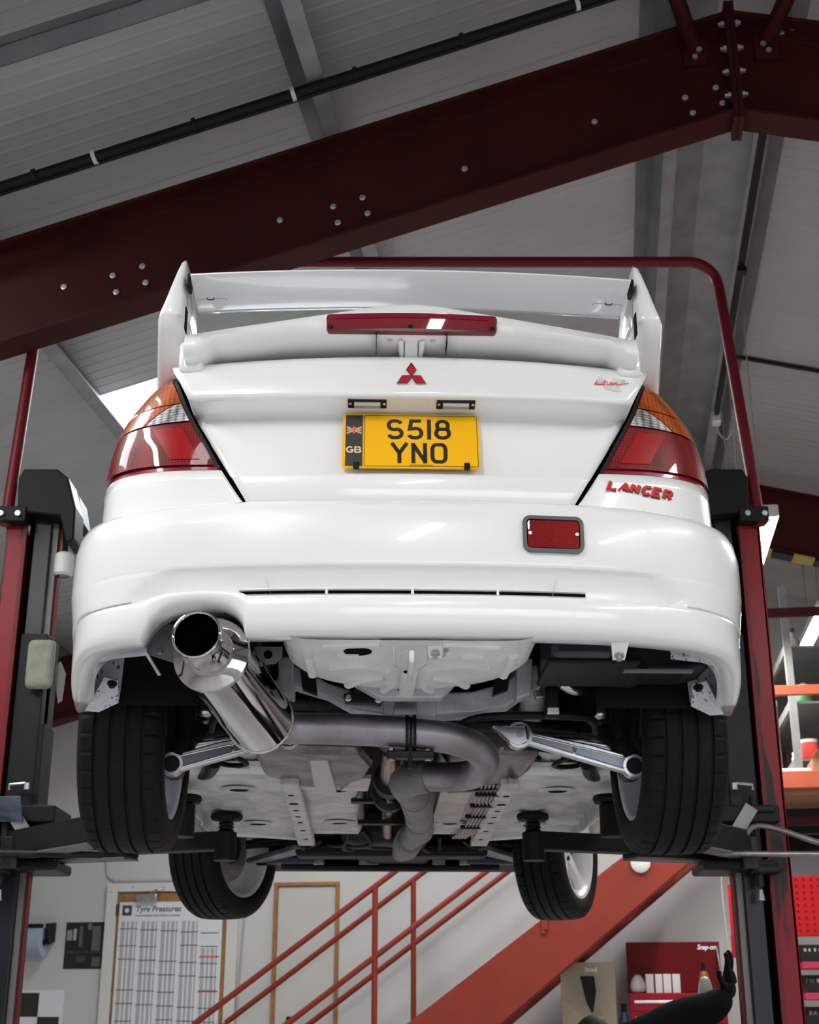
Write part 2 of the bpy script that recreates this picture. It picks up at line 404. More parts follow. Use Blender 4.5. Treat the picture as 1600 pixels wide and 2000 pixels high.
# portal frames: red I-section rafters
def rafter(side, v, label, bolts=(), length=6.42, haz=False):
    """side -1 left of the ridge, +1 right; bolts in (u, z)"""
    t = thing('rafter', label, 'beam', B(RU, v, ZP - 0.52), BR, 'red steel rafters')
    a = R(15.3)
    d = Vector((side * math.cos(a), 0, -math.sin(a))); n = Vector((side * math.sin(a), 0, math.cos(a)))
    def P(s_, h, y): return d * s_ + n * h + Vector((0, y, 0))
    D = 0.50; fw = 0.145; tf = 0.016
    def slab(nm, h0, h1, y0, y1, s0=0.0, s1=length, mt=REDSTEEL):
        # ends cut vertical at the ridge
        k = math.tan(a)
        poly = [P(s0 + (h0 * k if s0 == 0 else 0) * -1, h0, y0), P(s1, h0, y0), P(s1, h1, y0), P(s0 - (h1 * k if s0 == 0 else 0), h1, y0)]
        MB().prism(poly, (0, y1 - y0, 0)).build(nm, mt, t, smooth=False, bevel=0.002, seg=1)
    slab('web', tf, D - tf, -0.006, 0.006)
    slab('lower_flange', 0, tf, -fw / 2, fw / 2)
    slab('upper_flange', D - tf, D, -fw / 2, fw / 2)
    slab('web_fillet', D - tf - 0.055, D - tf - 0.050, -0.009, 0.0)
    hexa = MB().lathe([(0, 0), (0.014, 0), (0.014, -0.008), (0.009, -0.009), (0.009, -0.013), (0, -0.013)], ax=(0, 1, 0), n=8).mesh('bolt_mesh', False)
    for (u, z) in bolts:
        part('bolt', hexa, BOLTM, t, (u - RU, -0.007, z - (ZP - 0.52)))
    return t
bl = [(-1.03, 4.32), (-0.902, 4.354), (-1.008, 4.238), (-0.879, 4.273), (-1.263, 4.273), (-0.459, 4.458), (0.104, 4.643), (0.491, 4.727), (0.623, 4.764), (0.518, 4.646), (0.645, 4.683),
      (-1.866, 4.094), (-1.997, 4.059), (-1.846, 4.012), (-1.975, 3.976), (-2.214, 4.02)]
r1 = rafter(-1, 5.04, 'dark red steel rafter with white bolts running across above the car', bl)
r2 = rafter(1, 5.04, 'dark red steel rafter falling away right from the bolted ridge joint', [(0.92, 5.02), (0.97, 5.04)])
# ridge joint: end plates, bolts
for s, t in ((-1, r1), (1, r2)):
    MB().box((s * 0.011, 0, 0.255), (0.02, 0.17, 0.60)).build('end_plate', REDSTEEL, t, smooth=False, bevel=0.002)
    nut = MB().lathe([(0, 0), (0.016, 0), (0.016, s * 0.014), (0.010, s * 0.015), (0.010, s * 0.026), (0, s * 0.026)], ax=(1, 0, 0), n=6).mesh('bolt_mesh', False)
    for z in (0.09, 0.21, 0.33, 0.46):
        part('bolt', nut, BOLTM, t, (s * 0.022, -0.05, z))
for s, t in ((-1, r1), (1, r2)):        # fly braces up to the ridge purlins
    p = Vector((s * 0.16, -0.03, 0.385)); q = Vector((s * 0.40, -0.80, 0.545 - 0.0))
    MB().tube([p, q], 0.035, 12).build('fly_brace', REDSTEEL, t)
    MB().box((s * 0.15, -0.02, 0.35), (0.10, 0.012, 0.14)).build('brace_cleat', REDSTEEL, t, smooth=False)
    for k in range(2):
        MB().lathe([(0, 0), (0.013, 0), (0.013, -0.012), (0, -0.012)], o=(s * (0.135 + 0.02 * k), -0.03, 0.35 - 0.035 * k), ax=(0, 1, 0), n=6).build('bolt', BOLTM, t, smooth=False)
r3 = rafter(-1, 10.3, 'far red rafter seen low behind the left lift post')
r4 = rafter(1, 10.3, 'far red rafter seen beside the lit batten lamp on the right')
for k in range(9):                      # hazard tape under the far rafter
    a = R(15.3)
    MB().box((1.2 * math.cos(a) * 0 + (0.45 + k * 0.16) * math.cos(a), 0, -(0.45 + k * 0.16) * math.sin(a) - 0.012), (0.155, 0.15, 0.02), (0, a, 0)).build(
        'hazard_strip', mat('hazard_yellow', (0.55, 0.38, 0.05), 0.5) if k % 2 else BLACK, r4, smooth=False)
rafter(-1, -0.25, 'near red rafter overhead on the left, by the open roller door')
rafter(1, -0.25, 'near red rafter overhead on the right, by the open roller door')

# stanchions of the frames along both side walls
for v in (-0.25, 5.04, 10.3):
    for s, u in ((-1, UL + 0.12), (1, UR - 0.12)):
        t = thing('stanchion', 'red steel stanchion against the %s wall, frame %s' % ('left' if s < 0 else 'right', {-0.25: 'nearest the open roller door', 5.04: 'beside the lift', 10.3: 'nearest the far wall'}[v]), 'column', B(u, v, 0), BR, 'red steel stanchions')
        h = ZP - 0.52 - SL * abs(u - RU) + 0.05
        MB().box((0, 0, h / 2), (0.20, 0.008, h)).build('web', REDSTEEL, t, smooth=False)
        for k in (-1, 1): MB().box((k * 0.10, 0, h / 2), (0.012, 0.14, h)).build('flange', REDSTEEL, t, smooth=False)

# black conduit clipped under the purlins, parallel to the rafter
vc = 4.60
t = thing('conduit', 'black electrical conduit clipped under the roof, parallel to the rafter', 'conduit', B(-1.4, vc, zp(-1.4) - 0.03), BR)
a = R(15.3)
def CP(u, dz=0.0, dv=0.0): return (u + 1.4, dv, zp(u) - zp(-1.4) + dz)
MB().tube([CP(-4.5), CP(0.42)], 0.022, 14).build('large_pipe', BLACK, t)
MB().tube([CP(-4.5, -0.004, 0.036), CP(0.42, -0.004, 0.036)], 0.010, 10).build('small_pipe', BLACKSAT, t)
for k, u in enumerate((-3.6, -2.9, -2.2, -1.95, -1.53, -1.12, -0.86, -0.42, 0.05)):
    mm = MB().tube([CP(u - 0.008), CP(u + 0.008)], 0.030, 14)
    mm.build('saddle_clip', TRIMW if k in (3, 5, 8) else BLACK, t)
# grey channel under the purlins, top left
t = thing('roof_channel', 'grey steel channel fixed under the roof, top left corner', 'channel', B(-1.4, 3.9, zp(-1.4)), BR)
m = MB()
for (y0, y1, h0, h1) in ((-0.05, 0.05, -0.045, -0.040), (-0.05, -0.045, -0.045, 0.0), (0.045, 0.05, -0.045, 0.0)):
    MB().prism([(-3.4, y0, zp(-4.8) - zp(-1.4) + h0), (1.7, y0, zp(0.3) - zp(-1.4) + h0), (1.7, y0, zp(0.3) - zp(-1.4) + h1), (-3.4, y0, zp(-4.8) - zp(-1.4) + h1)], (0, y1 - y0, 0)).build('flange', GALV, t, smooth=False)
# cable under the ridge and its bracket
t = thing('ridge_cable', 'black cable tray running along under the roof ridge', 'cable', B(0.93, 7.4, zp(0.93) - 0.05), BR)
MB().box2((-0.03, -2.2, 0), (0.0, 1.6, 0.045)).build('tray', BLACK, t, smooth=False)
MB().tube(smooth_path([(-0.015, 1.6, 0.02), (0.0, 1.75, -0.06), (0.06, 1.8, -0.10), (0.12, 1.72, -0.02)], 6), 0.006, 8).build('loose_cable', GREYLINE, t)
MB().box((-0.015, -0.4, -0.015), (0.05, 0.06, 0.03)).build('junction_clip', BLACKSAT, t, smooth=False)
MB().box((-0.015, 1.66, 0.0), (0.06, 0.10, 0.08)).build('junction_box', TRIMW, t, bevel=0.008)
# black cable across the right slope and the sheet-joint straps
for (u0, u1, v, lb) in ((0.98, 5.5, 8.55, 'thin dark strap across the right roof slope behind the red hoop'), (-2.6, 0.4, 8.95, 'thin dark strap across the left roof slope above the rear wing')):
    MB().beam((u0, 0, zs(u0) - 0.02), (u1, 0, zs(u1) - 0.02), 0.03, 0.015).build('roof_strap', BLACKSAT, loc=B(0, v, 0), rz=BR, smooth=False)
    tag(bpy.data.objects[-1] if False else COL.objects[-1], lb, 'strap')

# walls
def wall(name, pts, th, mt, label):
    o = MB().prism(pts, th).build(name, mt, rz=BR, smooth=False); return struct(o, label)
wall('wall_left', [(UL, V0, 0), (UL, V1, 0), (UL, V1, zs(UL)), (UL, V0, zs(UL))], (-0.12, 0, 0), WALLW, 'white side wall left of the lift')
wall('wall_right', [(UR, V0, 0), (UR, V1, 0), (UR, V1, zs(UR)), (UR, V0, zs(UR))], (0.12, 0, 0), WALLW, 'white side wall right of the lift')
wall('wall_far', [(UL, V1, 0), (UR, V1, 0), (UR, V1, zs(UR)), (RU, V1, ZS), (UL, V1, zs(UL))], (0, 0.12, 0), SHEET, 'far gable wall above the mezzanine')
struct(MB().box2((UL, V0 - .12, 0), (0.0, V0, 3.3)).build('wall_rear', WALLW, rz=BR, smooth=False), 'rear wall beside the open roller door')
wall('wall_gable', [(UL, V0, 3.3), (UR, V0, 3.3), (UR, V0, zs(UR)), (RU, V0, ZS), (UL, V0, zs(UL))], (0, -0.12, 0), SHEET, 'rear gable wall above the open roller door')
struct(MB().box2((6.0, V0 - .12, 0), (UR, V0, 3.3)).build('wall_corner', WALLW, rz=BR, smooth=False), 'rear wall right of the open roller door')
VW = 11.2
wall('wall_office', [(UL, VW, 0), (6.2, VW, 0), (6.2, VW, 2.32), (1.05, VW, 2.32), (1.05, VW, 3.6), (UL, VW, 3.45)], (0, 0.12, 0), WALLW, 'white office wall behind the stairs')

# ---------------------------------------------------------------- office wall: doors, board, posters
def fr(name, u0, u1, z0, z1, y0, y1, mt, parent, bev=0.003):
    return MB().box2((u0, y0, z0), (u1, y1, z1)).build(name, mt, parent, smooth=False, bevel=bev, seg=1)
d1 = bpy.data.objects.new('door_1', None); COL.objects.link(d1); struct(d1, 'wooden door carrying a large tyre pressure chart, in a white frame'); d1.location = B(-3.48, VW, 0); d1.rotation_euler = (0, 0, BR)
fr('door_frame', -0.55, -0.46, 0, 2.075, -0.05, 0, TRIMW, d1); fr('door_frame', 0.46, 0.55, 0, 2.075, -0.05, 0, TRIMW, d1); fr('door_frame', -0.55, 0.55, 2.04, 2.11, -0.055, 0, TRIMW, d1)
fr('door_leaf', -0.455, 0.455, 0, 2.035, -0.035, 0, WOOD, d1)
MB().box((-0.20, -0.065, 1.99), (0.17, 0.06, 0.06)).build('door_closer', STEEL, d1, bevel=0.008)
MB().tube([(-0.17, -0.08, 2.03), (-0.10, -0.11, 2.045), (-0.06, -0.06, 2.07)], 0.009, 8).build('closer_arm', STEEL, d1)
MB().box((-0.45, -0.045, 1.90), (0.02, 0.02, 0.09)).build('hinge', mat('rusty_hinge', (0.12, 0.05, 0.03), 0.6), d1)
for x in (-0.33, 0.05): MB().lathe([(0, -0.06), (0.008, -0.06), (0.008, -0.05)], o=(x, 0, 2.075), ax=(0, 1, 0), n=10).build('screw_cover', GREYLINE, d1)
# chart on the door
ch = thing('pressure_chart', 'large printed tyre pressure chart with columns of figures on the door', 'poster', B(-3.48, VW - 0.04, 0.75), BR)
MB().box2((-0.435, -0.003, 0), (0.425, 0, 1.21)).build('sheet', PAPERW, ch, smooth=False)
colw = 0.168
for k in range(5):
    x0 = -0.43 + k * colw
    for (a, b_) in ((0.02, 0.05), (0.066, 0.084), (0.10, 0.125), (0.139, 0.15)):
        MB().box2((x0 + a, -0.0045, 0.02), (x0 + b_, -0.003, 1.06 if k < 4 else 0.85)).build('figure_column', PRINTG, ch, smooth=False)
    for j in range(7):
        z = 1.0 - ((k * 37 + j * 61) % 97) / 97.0 * 0.9
        MB().box2((x0 + 0.012, -0.006, z), (x0 + 0.156, -0.003, z + 0.006)).build('rule_line', PRINTD, ch, smooth=False)
for z in (0.78, 0.52):
    MB().box2((0.25, -0.006, z), (0.41, -0.003, z + 0.010)).build('red_rule', PRINTR, ch, smooth=False)
MB().lathe([(0.028, 0), (0.028, -0.003), (0.012, -0.003), (0.012, 0)], o=(-0.37, -0.003, 1.145), ax=(0, 1, 0), n=20).build('ring_logo', mat('navy_print', (0.05, 0.07, 0.13), 0.8), ch)
MB().box2((-0.41, -0.0042, 1.105), (-0.33, -0.003, 1.185)).build('logo_square', mat('navy_print', (0.05, 0.07, 0.13), 0.8), ch, smooth=False)
MB().lathe([(0.018, 0), (0.018, -0.004), (0.0, -0.004)], o=(-0.37, -0.003, 1.145), ax=(0, 1, 0), n=20).build('logo_centre', PAPERW, ch)
def text(s_, size, m, parent, loc, rot=(0, 0, 0), ext=0.001, shear=0.0, bold=0.0, sx=1.0, name='lettering', align='LEFT', spacing=1.0):
    cu = bpy.data.curves.new(name, 'FONT'); cu.body = s_; cu.size = size; cu.extrude = ext; cu.shear = shear; cu.offset = bold; cu.align_x = align; cu.space_character = spacing
    o = bpy.data.objects.new(name, cu); COL.objects.link(o)
    dg = bpy.context.evaluated_depsgraph_get(); me = bpy.data.meshes.new_from_object(o.evaluated_get(dg)); me.name = name
    bpy.data.objects.remove(o)
    me.materials.clear(); me.materials.append(m)
    q = bpy.data.objects.new(name, me); link(q, parent); q.location = loc; q.rotation_euler = rot; q.scale = (sx, 1, 1)
    return q
text('Tyre Pressures', 0.062, PRINTD, ch, (-0.30, -0.004, 1.135), (R(90), 0, 0), shear=0.2, bold=0.001)
text('recommended cold inflation pressures', 0.024, PRINTD, ch, (-0.30, -0.004, 1.098), (R(90), 0, 0), shear=0.2)

# second, narrow door with a timber frame
d2 = bpy.data.objects.new('door_2', None); COL.objects.link(d2); struct(d2, 'narrow pale door in a timber frame behind the handrails'); d2.location = B(-2.37, VW, 0); d2.rotation_euler = (0, 0, BR)
fr('door_frame', -0.275, -0.245, 0, 2.095, -0.03, 0, WOOD, d2); fr('door_frame', 0.225, 0.255, 0, 2.095, -0.03, 0, WOOD, d2); fr('door_frame', -0.275, 0.255, 2.07, 2.10, -0.032, 0, WOOD, d2)
fr('door_leaf', -0.243, 0.223, 0, 2.068, -0.012, 0, PANELG, d2)
fr('door_handle', -0.145, -0.105, 0.97, 1.09, -0.04, -0.012, BLACK, d2, 0.006)
# paper roll on its holder
pr = thing('paper_roll_holder', 'black wall bracket holding the blue paper roll beside the left post', 'bracket', B(-4.55, VW, 1.72), BR)
MB().box((-0.16, -0.16, 0.055), (0.42, 0.02, 0.03)).build('bar', BLACK, pr, bevel=0.004)
MB().prism([(0.08, -0.19, 0.07), (0.08, -0.005, 0.09), (0.08, -0.005, -0.06), (0.08, -0.12, -0.09), (0.08, -0.17, -0.05)], (0.02, 0, 0)).build('side_plate', BLACK, pr, smooth=False, bevel=0.004)
MB().cyl((-0.4, -0.14, -0.07), (0.09, -0.14, -0.07), 0.02, n=12).build('spindle', BLACK, pr)
po = MB().lathe([(0.03, 0), (0.11, 0), (0.11, 0.42), (0.03, 0.42)], o=(-0.36, 0, 0), ax=(1, 0, 0), n=40, close=True).build('paper_roll', PAPERB, loc=B(-4.55, VW - 0.14, 1.65), rz=BR)
tag(po, 'roll of blue paper towel on a black wall bracket', 'paper roll')
# photograph and chequered print
ph = thing('wall_photo', 'small dark square photograph pinned up left of the chart', 'picture', B(-4.20, VW, 1.45), BR)
MB().box2((-0.166, -0.004, 0), (0.166, 0, 0.36)).build('print', mat('dark_photo_print', (0.012, 0.012, 0.013), 0.35), ph, smooth=False)
for (x0, x1, z0, z1, c) in ((-0.155, -0.11, 0.22, 0.30, 0.30), (-0.10, -0.075, 0.22, 0.31, 0.42), (-0.05, -0.02, 0.17, 0.33, 0.10), (0.06, 0.13, 0.14, 0.33, 0.12), (0.02, 0.05, 0.30, 0.35, 0.16), (0.07, 0.14, 0.02, 0.09, 0.10), (-0.06, 0.01, 0.05, 0.10, 0.05), (-0.15, 0.16, 0.12, 0.14, 0.035)):
    MB().box2((x0, -0.0055, z0), (x1, -0.004, z1)).build('printed_patch', mat('photo_grey_%d' % int(c * 100), (c, c, c * 0.97), 0.4), ph, smooth=False)
cq = thing('chequered_print', 'black and white chequered print low on the wall by the left post', 'poster', B(-4.54, VW, 0.73), BR)
MB().box2((-0.20, -0.003, 0), (0.20, 0, 0.56)).build('sheet', PAPERW, cq, smooth=False)
for i in range(2):
    for j in range(3):
        if (i + j) % 2 == 0:
            MB().box2((-0.185 + i * 0.18, -0.005, 0.36 - j * 0.18), (-0.005 + i * 0.18, -0.003, 0.54 - j * 0.18)).build('black_square', PLATEBLK, cq, smooth=False)
# surface cable over the chart door
tag(MB().tube(smooth_path([(-4.05, 0, 2.6), (-4.06, 0, 2.24), (-4.0, 0, 2.14), (-3.85, 0, 2.125), (-2.95, 0, 2.125), (-2.885, 0, 2.05), (-2.90, 0, 1.5), (-2.93, 0, 0.9), (-2.91, 0, 0.2)], 8), 0.009, 8).build('surface_cable', GREYLINE, loc=B(0, VW - 0.012, 0), rz=BR),
    'grey surface cable looping over the chart door frame', 'cable')

# ---------------------------------------------------------------- stairs
ST = thing('staircase', 'red steel staircase with tube handrails rising right behind the car', 'staircase', B(-1.0, 9.95, 0), BR)
sa = math.atan2(2.151 - 1.295, 0.158 + 1.032)
def SP(u, z, y): return (u + 1.0, y, z)
def st_z(u): return 1.295 + (u + 1.032) * math.tan(sa)
for y in (0.0, 0.86):
    h = 0.33
    poly = [SP(-2.75, 0.02, y), SP(-2.35, 0.02, y)] if False else [SP(-2.60, st_z(-2.60) - h + 0.16, y), SP(0.95, st_z(0.95) - h, y), SP(0.95, st_z(0.95), y), SP(-2.60, st_z(-2.60), y)]
    MB().prism([SP(-2.45, 0.0, y), SP(-2.05, 0.0, y), SP(0.98, st_z(0.98) - h - 0.02, y), SP(0.98, st_z(0.98), y), SP(-2.45, st_z(-2.45), y)], (0, 0.012, 0)).build('stringer', REDSTAIR, ST, smooth=False)
    MB().prism([SP(-2.05, 0.0, y), SP(0.98, st_z(0.98) - h - 0.02, y), SP(0.98, st_z(0.98) - h - 0.005, y), SP(-2.07, 0.0, y)], (0, 0.08, 0)).build('stringer_flange', REDSTAIR, ST, smooth=False)
n_t = 12
for k in range(n_t):
    z = 0.2 * (k + 1) * 0.98; u = -1.032 + (z - 1.295 - 0.06 + 0.0) / math.tan(sa) + 0.08
    if z < 2.45: MB().box(SP(u, z - 0.10, 0.43), (0.25, 0.84, 0.03)).build('tread', mat('dark_tread', (0.05, 0.02, 0.018), 0.7), ST, smooth=False)
for y, offs, ru0, ru1 in ((0.0, (1.165 - 0.09, 0.60), -2.9, 0.30), (0.86, (1.09, 0.62), -2.9, 0.40)):
    for k, o_ in enumerate(offs):
        MB().tube([SP(ru0, st_z(ru0) + o_, y), SP(ru1, st_z(ru1) + o_, y)], 0.021, 10).build('handrail' if k == 0 else 'middle_rail', REDSTAIR, ST)
    for u in ((-1.625,) if y == 0 else (-1.47,)) + (-2.9, -0.45, 0.28):
        MB().tube([SP(u, st_z(u) - 0.1, y), SP(u, st_z(u) + offs[0], y)], 0.021, 10).build('baluster', REDSTAIR, ST)
tag(MB().lathe([(0, -0.035), (0.045, -0.033), (0.066, -0.022), (0.068, 0.0), (0, 0)], ax=(0, 1, 0), n=32).build('smoke_alarm', TRIMW, loc=B(0.235, 9.945, 2.075), rz=BR), 'round white alarm disc mounted on the red stair stringer', 'alarm')
MB().box((1.0 + -0.44, -0.012, 1.69), (0.035, 0.02, 0.10)).build('stringer_bracket', REDSTAIR, ST, smooth=False)

# ---------------------------------------------------------------- mezzanine with stored goods
MZ = thing('mezzanine', 'storage mezzanine with orange edge beam and guard rails, right of the lift', 'mezzanine', B(3.2, 9.2, 0), BR)
def mzb(nm, a, b_, mt): MB().box2((a[0] - 3.2, a[1] - 9.2, a[2]), (b_[0] - 3.2, b_[1] - 9.2, b_[2])).build(nm, mt, MZ, smooth=False, bevel=0.004, seg=1)
mzb('edge_beam', (1.0, 9.2, 2.45), (6.2, 9.28, 2.56), ORANGE)
mzb('deck', (1.0, 9.28, 2.42), (6.2, 13.3, 2.47), CARDD)
mzb('joist', (1.0, 9.9, 2.25), (6.2, 9.98, 2.42), BLACKSAT); mzb('joist', (1.0, 10.9, 2.25), (6.2, 10.98, 2.42), BLACKSAT)
mzb('lower_beam', (1.0, 9.6, 2.27), (6.2, 9.66, 2.33), REDSTEEL)
mzb('middle_rail', (1.0, 9.2, 3.06), (6.2, 9.24, 3.125), ORANGE)
mzb('top_rail', (1.0, 9.2, 3.595), (6.2, 9.24, 3.655), REDSTEEL)
mzb('rail_post', (2.9, 9.2, 2.56), (2.96, 9.25, 3.6), REDSTEEL)
mzb('side_panel', (1.15, 11.6, 3.0), (1.5, 11.64, 3.35), REDSTAIR)
for u in (2.95, 5.9): mzb('prop', (u, 9.24, 0), (u + 0.1, 9.34, 2.45), REDSTEEL)
RK = thing('storage_rack', 'grey steel storage rack standing on the mezzanine deck', 'rack', B(1.62, 11.36, 2.47), BR)
for z in (0.22, 0.62, 1.02):
    MB().box2((-0.30, -1.6, z), (-0.27, 1.6, z + 0.06)).build('shelf_beam', GALVL, RK, smooth=False)
    MB().box2((0.27, -1.6, z), (0.30, 1.6, z + 0.06)).build('shelf_beam', GALVL, RK, smooth=False)
    MB().box2((-0.27, -1.6, z + 0.03), (0.27, 1.6, z + 0.045)).build('shelf', GALV, RK, smooth=False)
for x in (-0.28, 0.28):
    for y in (-1.6, 0.0, 1.6): MB().box2((x - 0.025, y - 0.025, 0), (x + 0.025, y + 0.025, 1.5)).build('upright', GALVL, RK, smooth=False)
goods = [((1.44, 10.2, 3.537), 'bottle', TRIMW, 'white plastic bottle at the near end of the top rack shelf'),
         ((1.44, 9.88, 2.737), 'jar', PRINTR, 'red lidded jar on the bottom rack shelf'),
         ((1.44, 10.1, 2.737), 'jar', GALVL, 'silver tin beside the red jar on the rack'),
         ((1.44, 10.35, 2.737), 'jar', TRIMW, 'white tub behind the silver tin on the rack'),
         ((1.44, 9.95, 3.137), 'jar', mat('green_tub', (0.08, 0.3, 0.12), 0.5), 'green and white tub on the middle rack shelf'),
         ((1.50, 10.25, 3.137), 'bottle', mat('blue_bottle', (0.04, 0.07, 0.5), 0.4), 'blue bottle on the middle rack shelf')]
for (p, nm, mt, lb) in goods:
    t = thing(nm, lb, nm, B(*p), BR)
    if nm == 'bottle':
        MB().lathe([(0, 0), (0.05, 0), (0.055, 0.02), (0.055, 0.14), (0.02, 0.19), (0.02, 0.21), (0, 0.21)], n=20).build('body', mt, t); MB().lathe([(0, 0.21), (0.024, 0.21), (0.024, 0.24), (0, 0.24)], n=16).build('cap', PRINTD, t)
    else:
        MB().lathe([(0, 0), (0.06, 0), (0.065, 0.01), (0.065, 0.11), (0.05, 0.13), (0, 0.13)], n=20).build('body', mt, t); MB().lathe([(0, 0.125), (0.06, 0.125), (0.06, 0.15), (0, 0.15)], n=20).build('lid', TRIMW, t)
t = thing('rolled_tube', 'tall grey cardboard tube leaning on the mezzanine rail', 'tube', B(1.17, 9.62, 2.472), BR)
MB().lathe([(0.03, 0), (0.045, 0), (0.045, 0.62), (0.03, 0.62)], n=20, close=True).build('tube', GALVL, t); MB().lathe([(0, 0.60), (0.047, 0.60), (0.047, 0.64), (0, 0.64)], n=20).build('end_cap', TRIMW, t)
t = thing('carton', 'white carton with blue and yellow print behind the edge beam', 'box', B(1.22, 9.34, 2.472), BR)
MB().box2((-0.12, 0, 0), (0.14, 0.2, 0.13)).build('box', PAPERW, t, smooth=False, bevel=0.003); MB().box2((-0.11, -0.002, 0.03), (0.02, 0, 0.07)).build('blue_print', mat('blue_print', (0.08, 0.25, 0.6), 0.6), t, smooth=False); MB().box2((0.03, -0.002, 0.03), (0.10, 0, 0.10)).build('yellow_print', mat('yellow_print', (0.7, 0.45, 0.05), 0.6), t, smooth=False)
t = thing('carton', 'plain brown cardboard carton beside the printed white one', 'box', B(1.50, 9.40, 2.472), BR)
MB().box2((-0.12, 0, 0), (0.20, 0.25, 0.20)).build('box', CARDD, t, smooth=False, bevel=0.003); MB().prism([(-0.12, 0, 0.20), (0.2, 0, 0.20), (0.22, -0.08, 0.24), (-0.10, -0.08, 0.24)], (0, 0, 0.003)).build('flap', CARDD, t, smooth=False)

# ---------------------------------------------------------------- lamps
def batten(u, v, z, L, label):
    t = thing('batten_lamp', label, 'lamp', B(u, v, z), BR, 'batten lamps under the roof')
    MB().box2((-0.06, 0, 0.0), (0.06, L, 0.035)).build('tray', TRIMW, t, smooth=False, bevel=0.004)
    for k in (-1, 1): MB().box2((k * 0.056, 0, -0.032), (k * 0.06, L, 0.0)).build('side_lip', TRIMW, t, smooth=False)  # opaque lips added to cut the lamp's sideways light
    MB().prism([(-0.055, 0.01, 0), (0.055, 0.01, 0), (0.055, 0.01, -0.03), (-0.055, 0.01, -0.03)], (0, L - 0.02, 0)).build('diffuser', LEDM, t, smooth=False)
    MB().box2((-0.055, -0.012, -0.03), (0.055, 0.012, 0.036)).build('end_cap', TRIMW, t, smooth=False, bevel=0.004)
    top = zp(u) if min(abs(u - q) for q in (.45, .95, -1.06, -2.68, 2.46)) < .06 else zs(u) - .005
    for y in (0.25, L - 0.25): MB().cyl((0, y, 0.035), (0, y, top - z), 0.004, n=6).build('hanger', STEEL, t)
    return t
batten(0.955, 7.20, 3.62, 1.5, 'lit batten lamp beside the right lift post')
batten(0.955, 8.78, 3.62, 1.5, 'lit batten lamp continuing the row behind the right lift post')
batten(-2.68, 1.2, 3.62, 1.5, 'lit batten lamp over the left bay, before the dark red rafter')
batten(2.46, 1.6, 3.62, 1.5, 'lit batten lamp over the right bay, before the dark red rafter')
batten(2.46, 5.3, 3.62, 1.5, 'lit batten lamp over the right bay beside the rafter')
batten(-1.06, -0.2, 3.62, 1.5, 'added unseen batten lamp left of the ridge, near the open roller door')  # lamp added out of view to brighten the car's rear
batten(2.46, -0.2, 3.62, 1.5, 'added unseen batten lamp right of the ridge, near the open roller door')  # matching out-of-view lamp, added to light the rear from the right
batten(0.45, -1.9, 3.9, 1.5, 'lit batten lamp directly under the ridge at the open roller door')
batten(1.9, 11.4, 4.3, 1.2, 'small lit batten lamp above the mezzanine racking')

# ---------------------------------------------------------------- right-hand floor: tool chest, boards, bins
TC = thing('tool_chest', 'red tool chest with its lid raised, under the stairs', 'tool chest', B(0.46, 10.6, 0), BR)
MB().box2((-0.34, 0, 0.08), (0.34, 0.45, 1.24)).build('cabinet', TOOLRED, TC, smooth=False, bevel=0.006)
for k, (z, h) in enumerate(((1.12, 0.09), (1.04, 0.06), (0.94, 0.08), (0.80, 0.12), (0.66, 0.12), (0.48, 0.16), (0.28, 0.18))):
    d_ = MB().box2((-0.32, -0.012, z), (0.32, 0.0, z + h - 0.012)).build('drawer', TOOLRED, TC, smooth=False, bevel=0.003)
    MB().box2((-0.31, -0.024, z + h - 0.04), (0.31 if k > 1 else 0.0, -0.010, z + h - 0.018)).build('handle_strip', ALU, d_, smooth=False, bevel=0.004)
ld = MB().box2((-0.345, 0.40, 1.25), (0.345, 0.45, 1.61)).build('lid', mat('tool_chest_lid_red', (0.17, 0.006, 0.010), 0.55, spec=.2), TC, smooth=False, bevel=0.006)
MB().tube([(0.335, 0.05, 1.25), (0.325, 0.41, 1.58)], 0.008, 8).build('lid_stay', STEEL, TC)
text('Snap-on', 0.05, ALU, TC, (0.18, 0.397, 1.555), (R(90), 0, 0), shear=0.3, bold=0.001, sx=0.85, name='badge_lettering')
for x in (-0.28, 0.28):
    for y in (0.06, 0.39): MB().lathe([(0, -0.02), (0.04, -0.02), (0.04, 0.02), (0, 0.02)], o=(x, y, 0.04), ax=(1, 0, 0), n=16).build('castor', BLACK, TC)
# boxes and bottles in the open chest lid tray
for k, (x, w) in enumerate(((-0.19, 0.055), (-0.125, 0.05), (-0.065, 0.055), (0.0, 0.055))):
    t = tag(MB().box2((-w / 2, 0, 0), (w / 2, 0.08, 0.13)).build('parts_box', PAPERW, loc=B(0.46 + x, 10.68, 1.2415), rz=BR, smooth=False, bevel=0.003),
            'small white carton on the tool chest, ' + ('leftmost of the four', 'second from the left', 'third from the left', 'rightmost of the four')[k], 'carton', 'white cartons on the tool chest')
t = thing('spray_can', 'amber spray bottle on the right of the tool chest', 'bottle', B(0.66, 10.72, 1.2415), BR)
MB().lathe([(0, 0), (0.033, 0), (0.033, 0.12), (0.02, 0.15), (0, 0.15)], n=20).build('body', mat('amber_liquid', (0.35, 0.16, 0.03), 0.3), t); MB().lathe([(0, 0.15), (0.015, 0.15), (0.012, 0.21), (0, 0.21)], n=12).build('spray_head', BLACK, t)
t = thing('tool_bag', 'crumpled clear plastic bag of parts at the left of the tool chest', 'bag', B(0.185, 10.68, 1.2415), BR)
MB().lathe([(0, 0), (0.05, 0), (0.065, 0.04), (0.05, 0.09), (0.02, 0.13), (0, 0.12)], n=9).build('bag', mat('milky_plastic', (0.55, 0.52, 0.50), 0.3), t, sub=1)
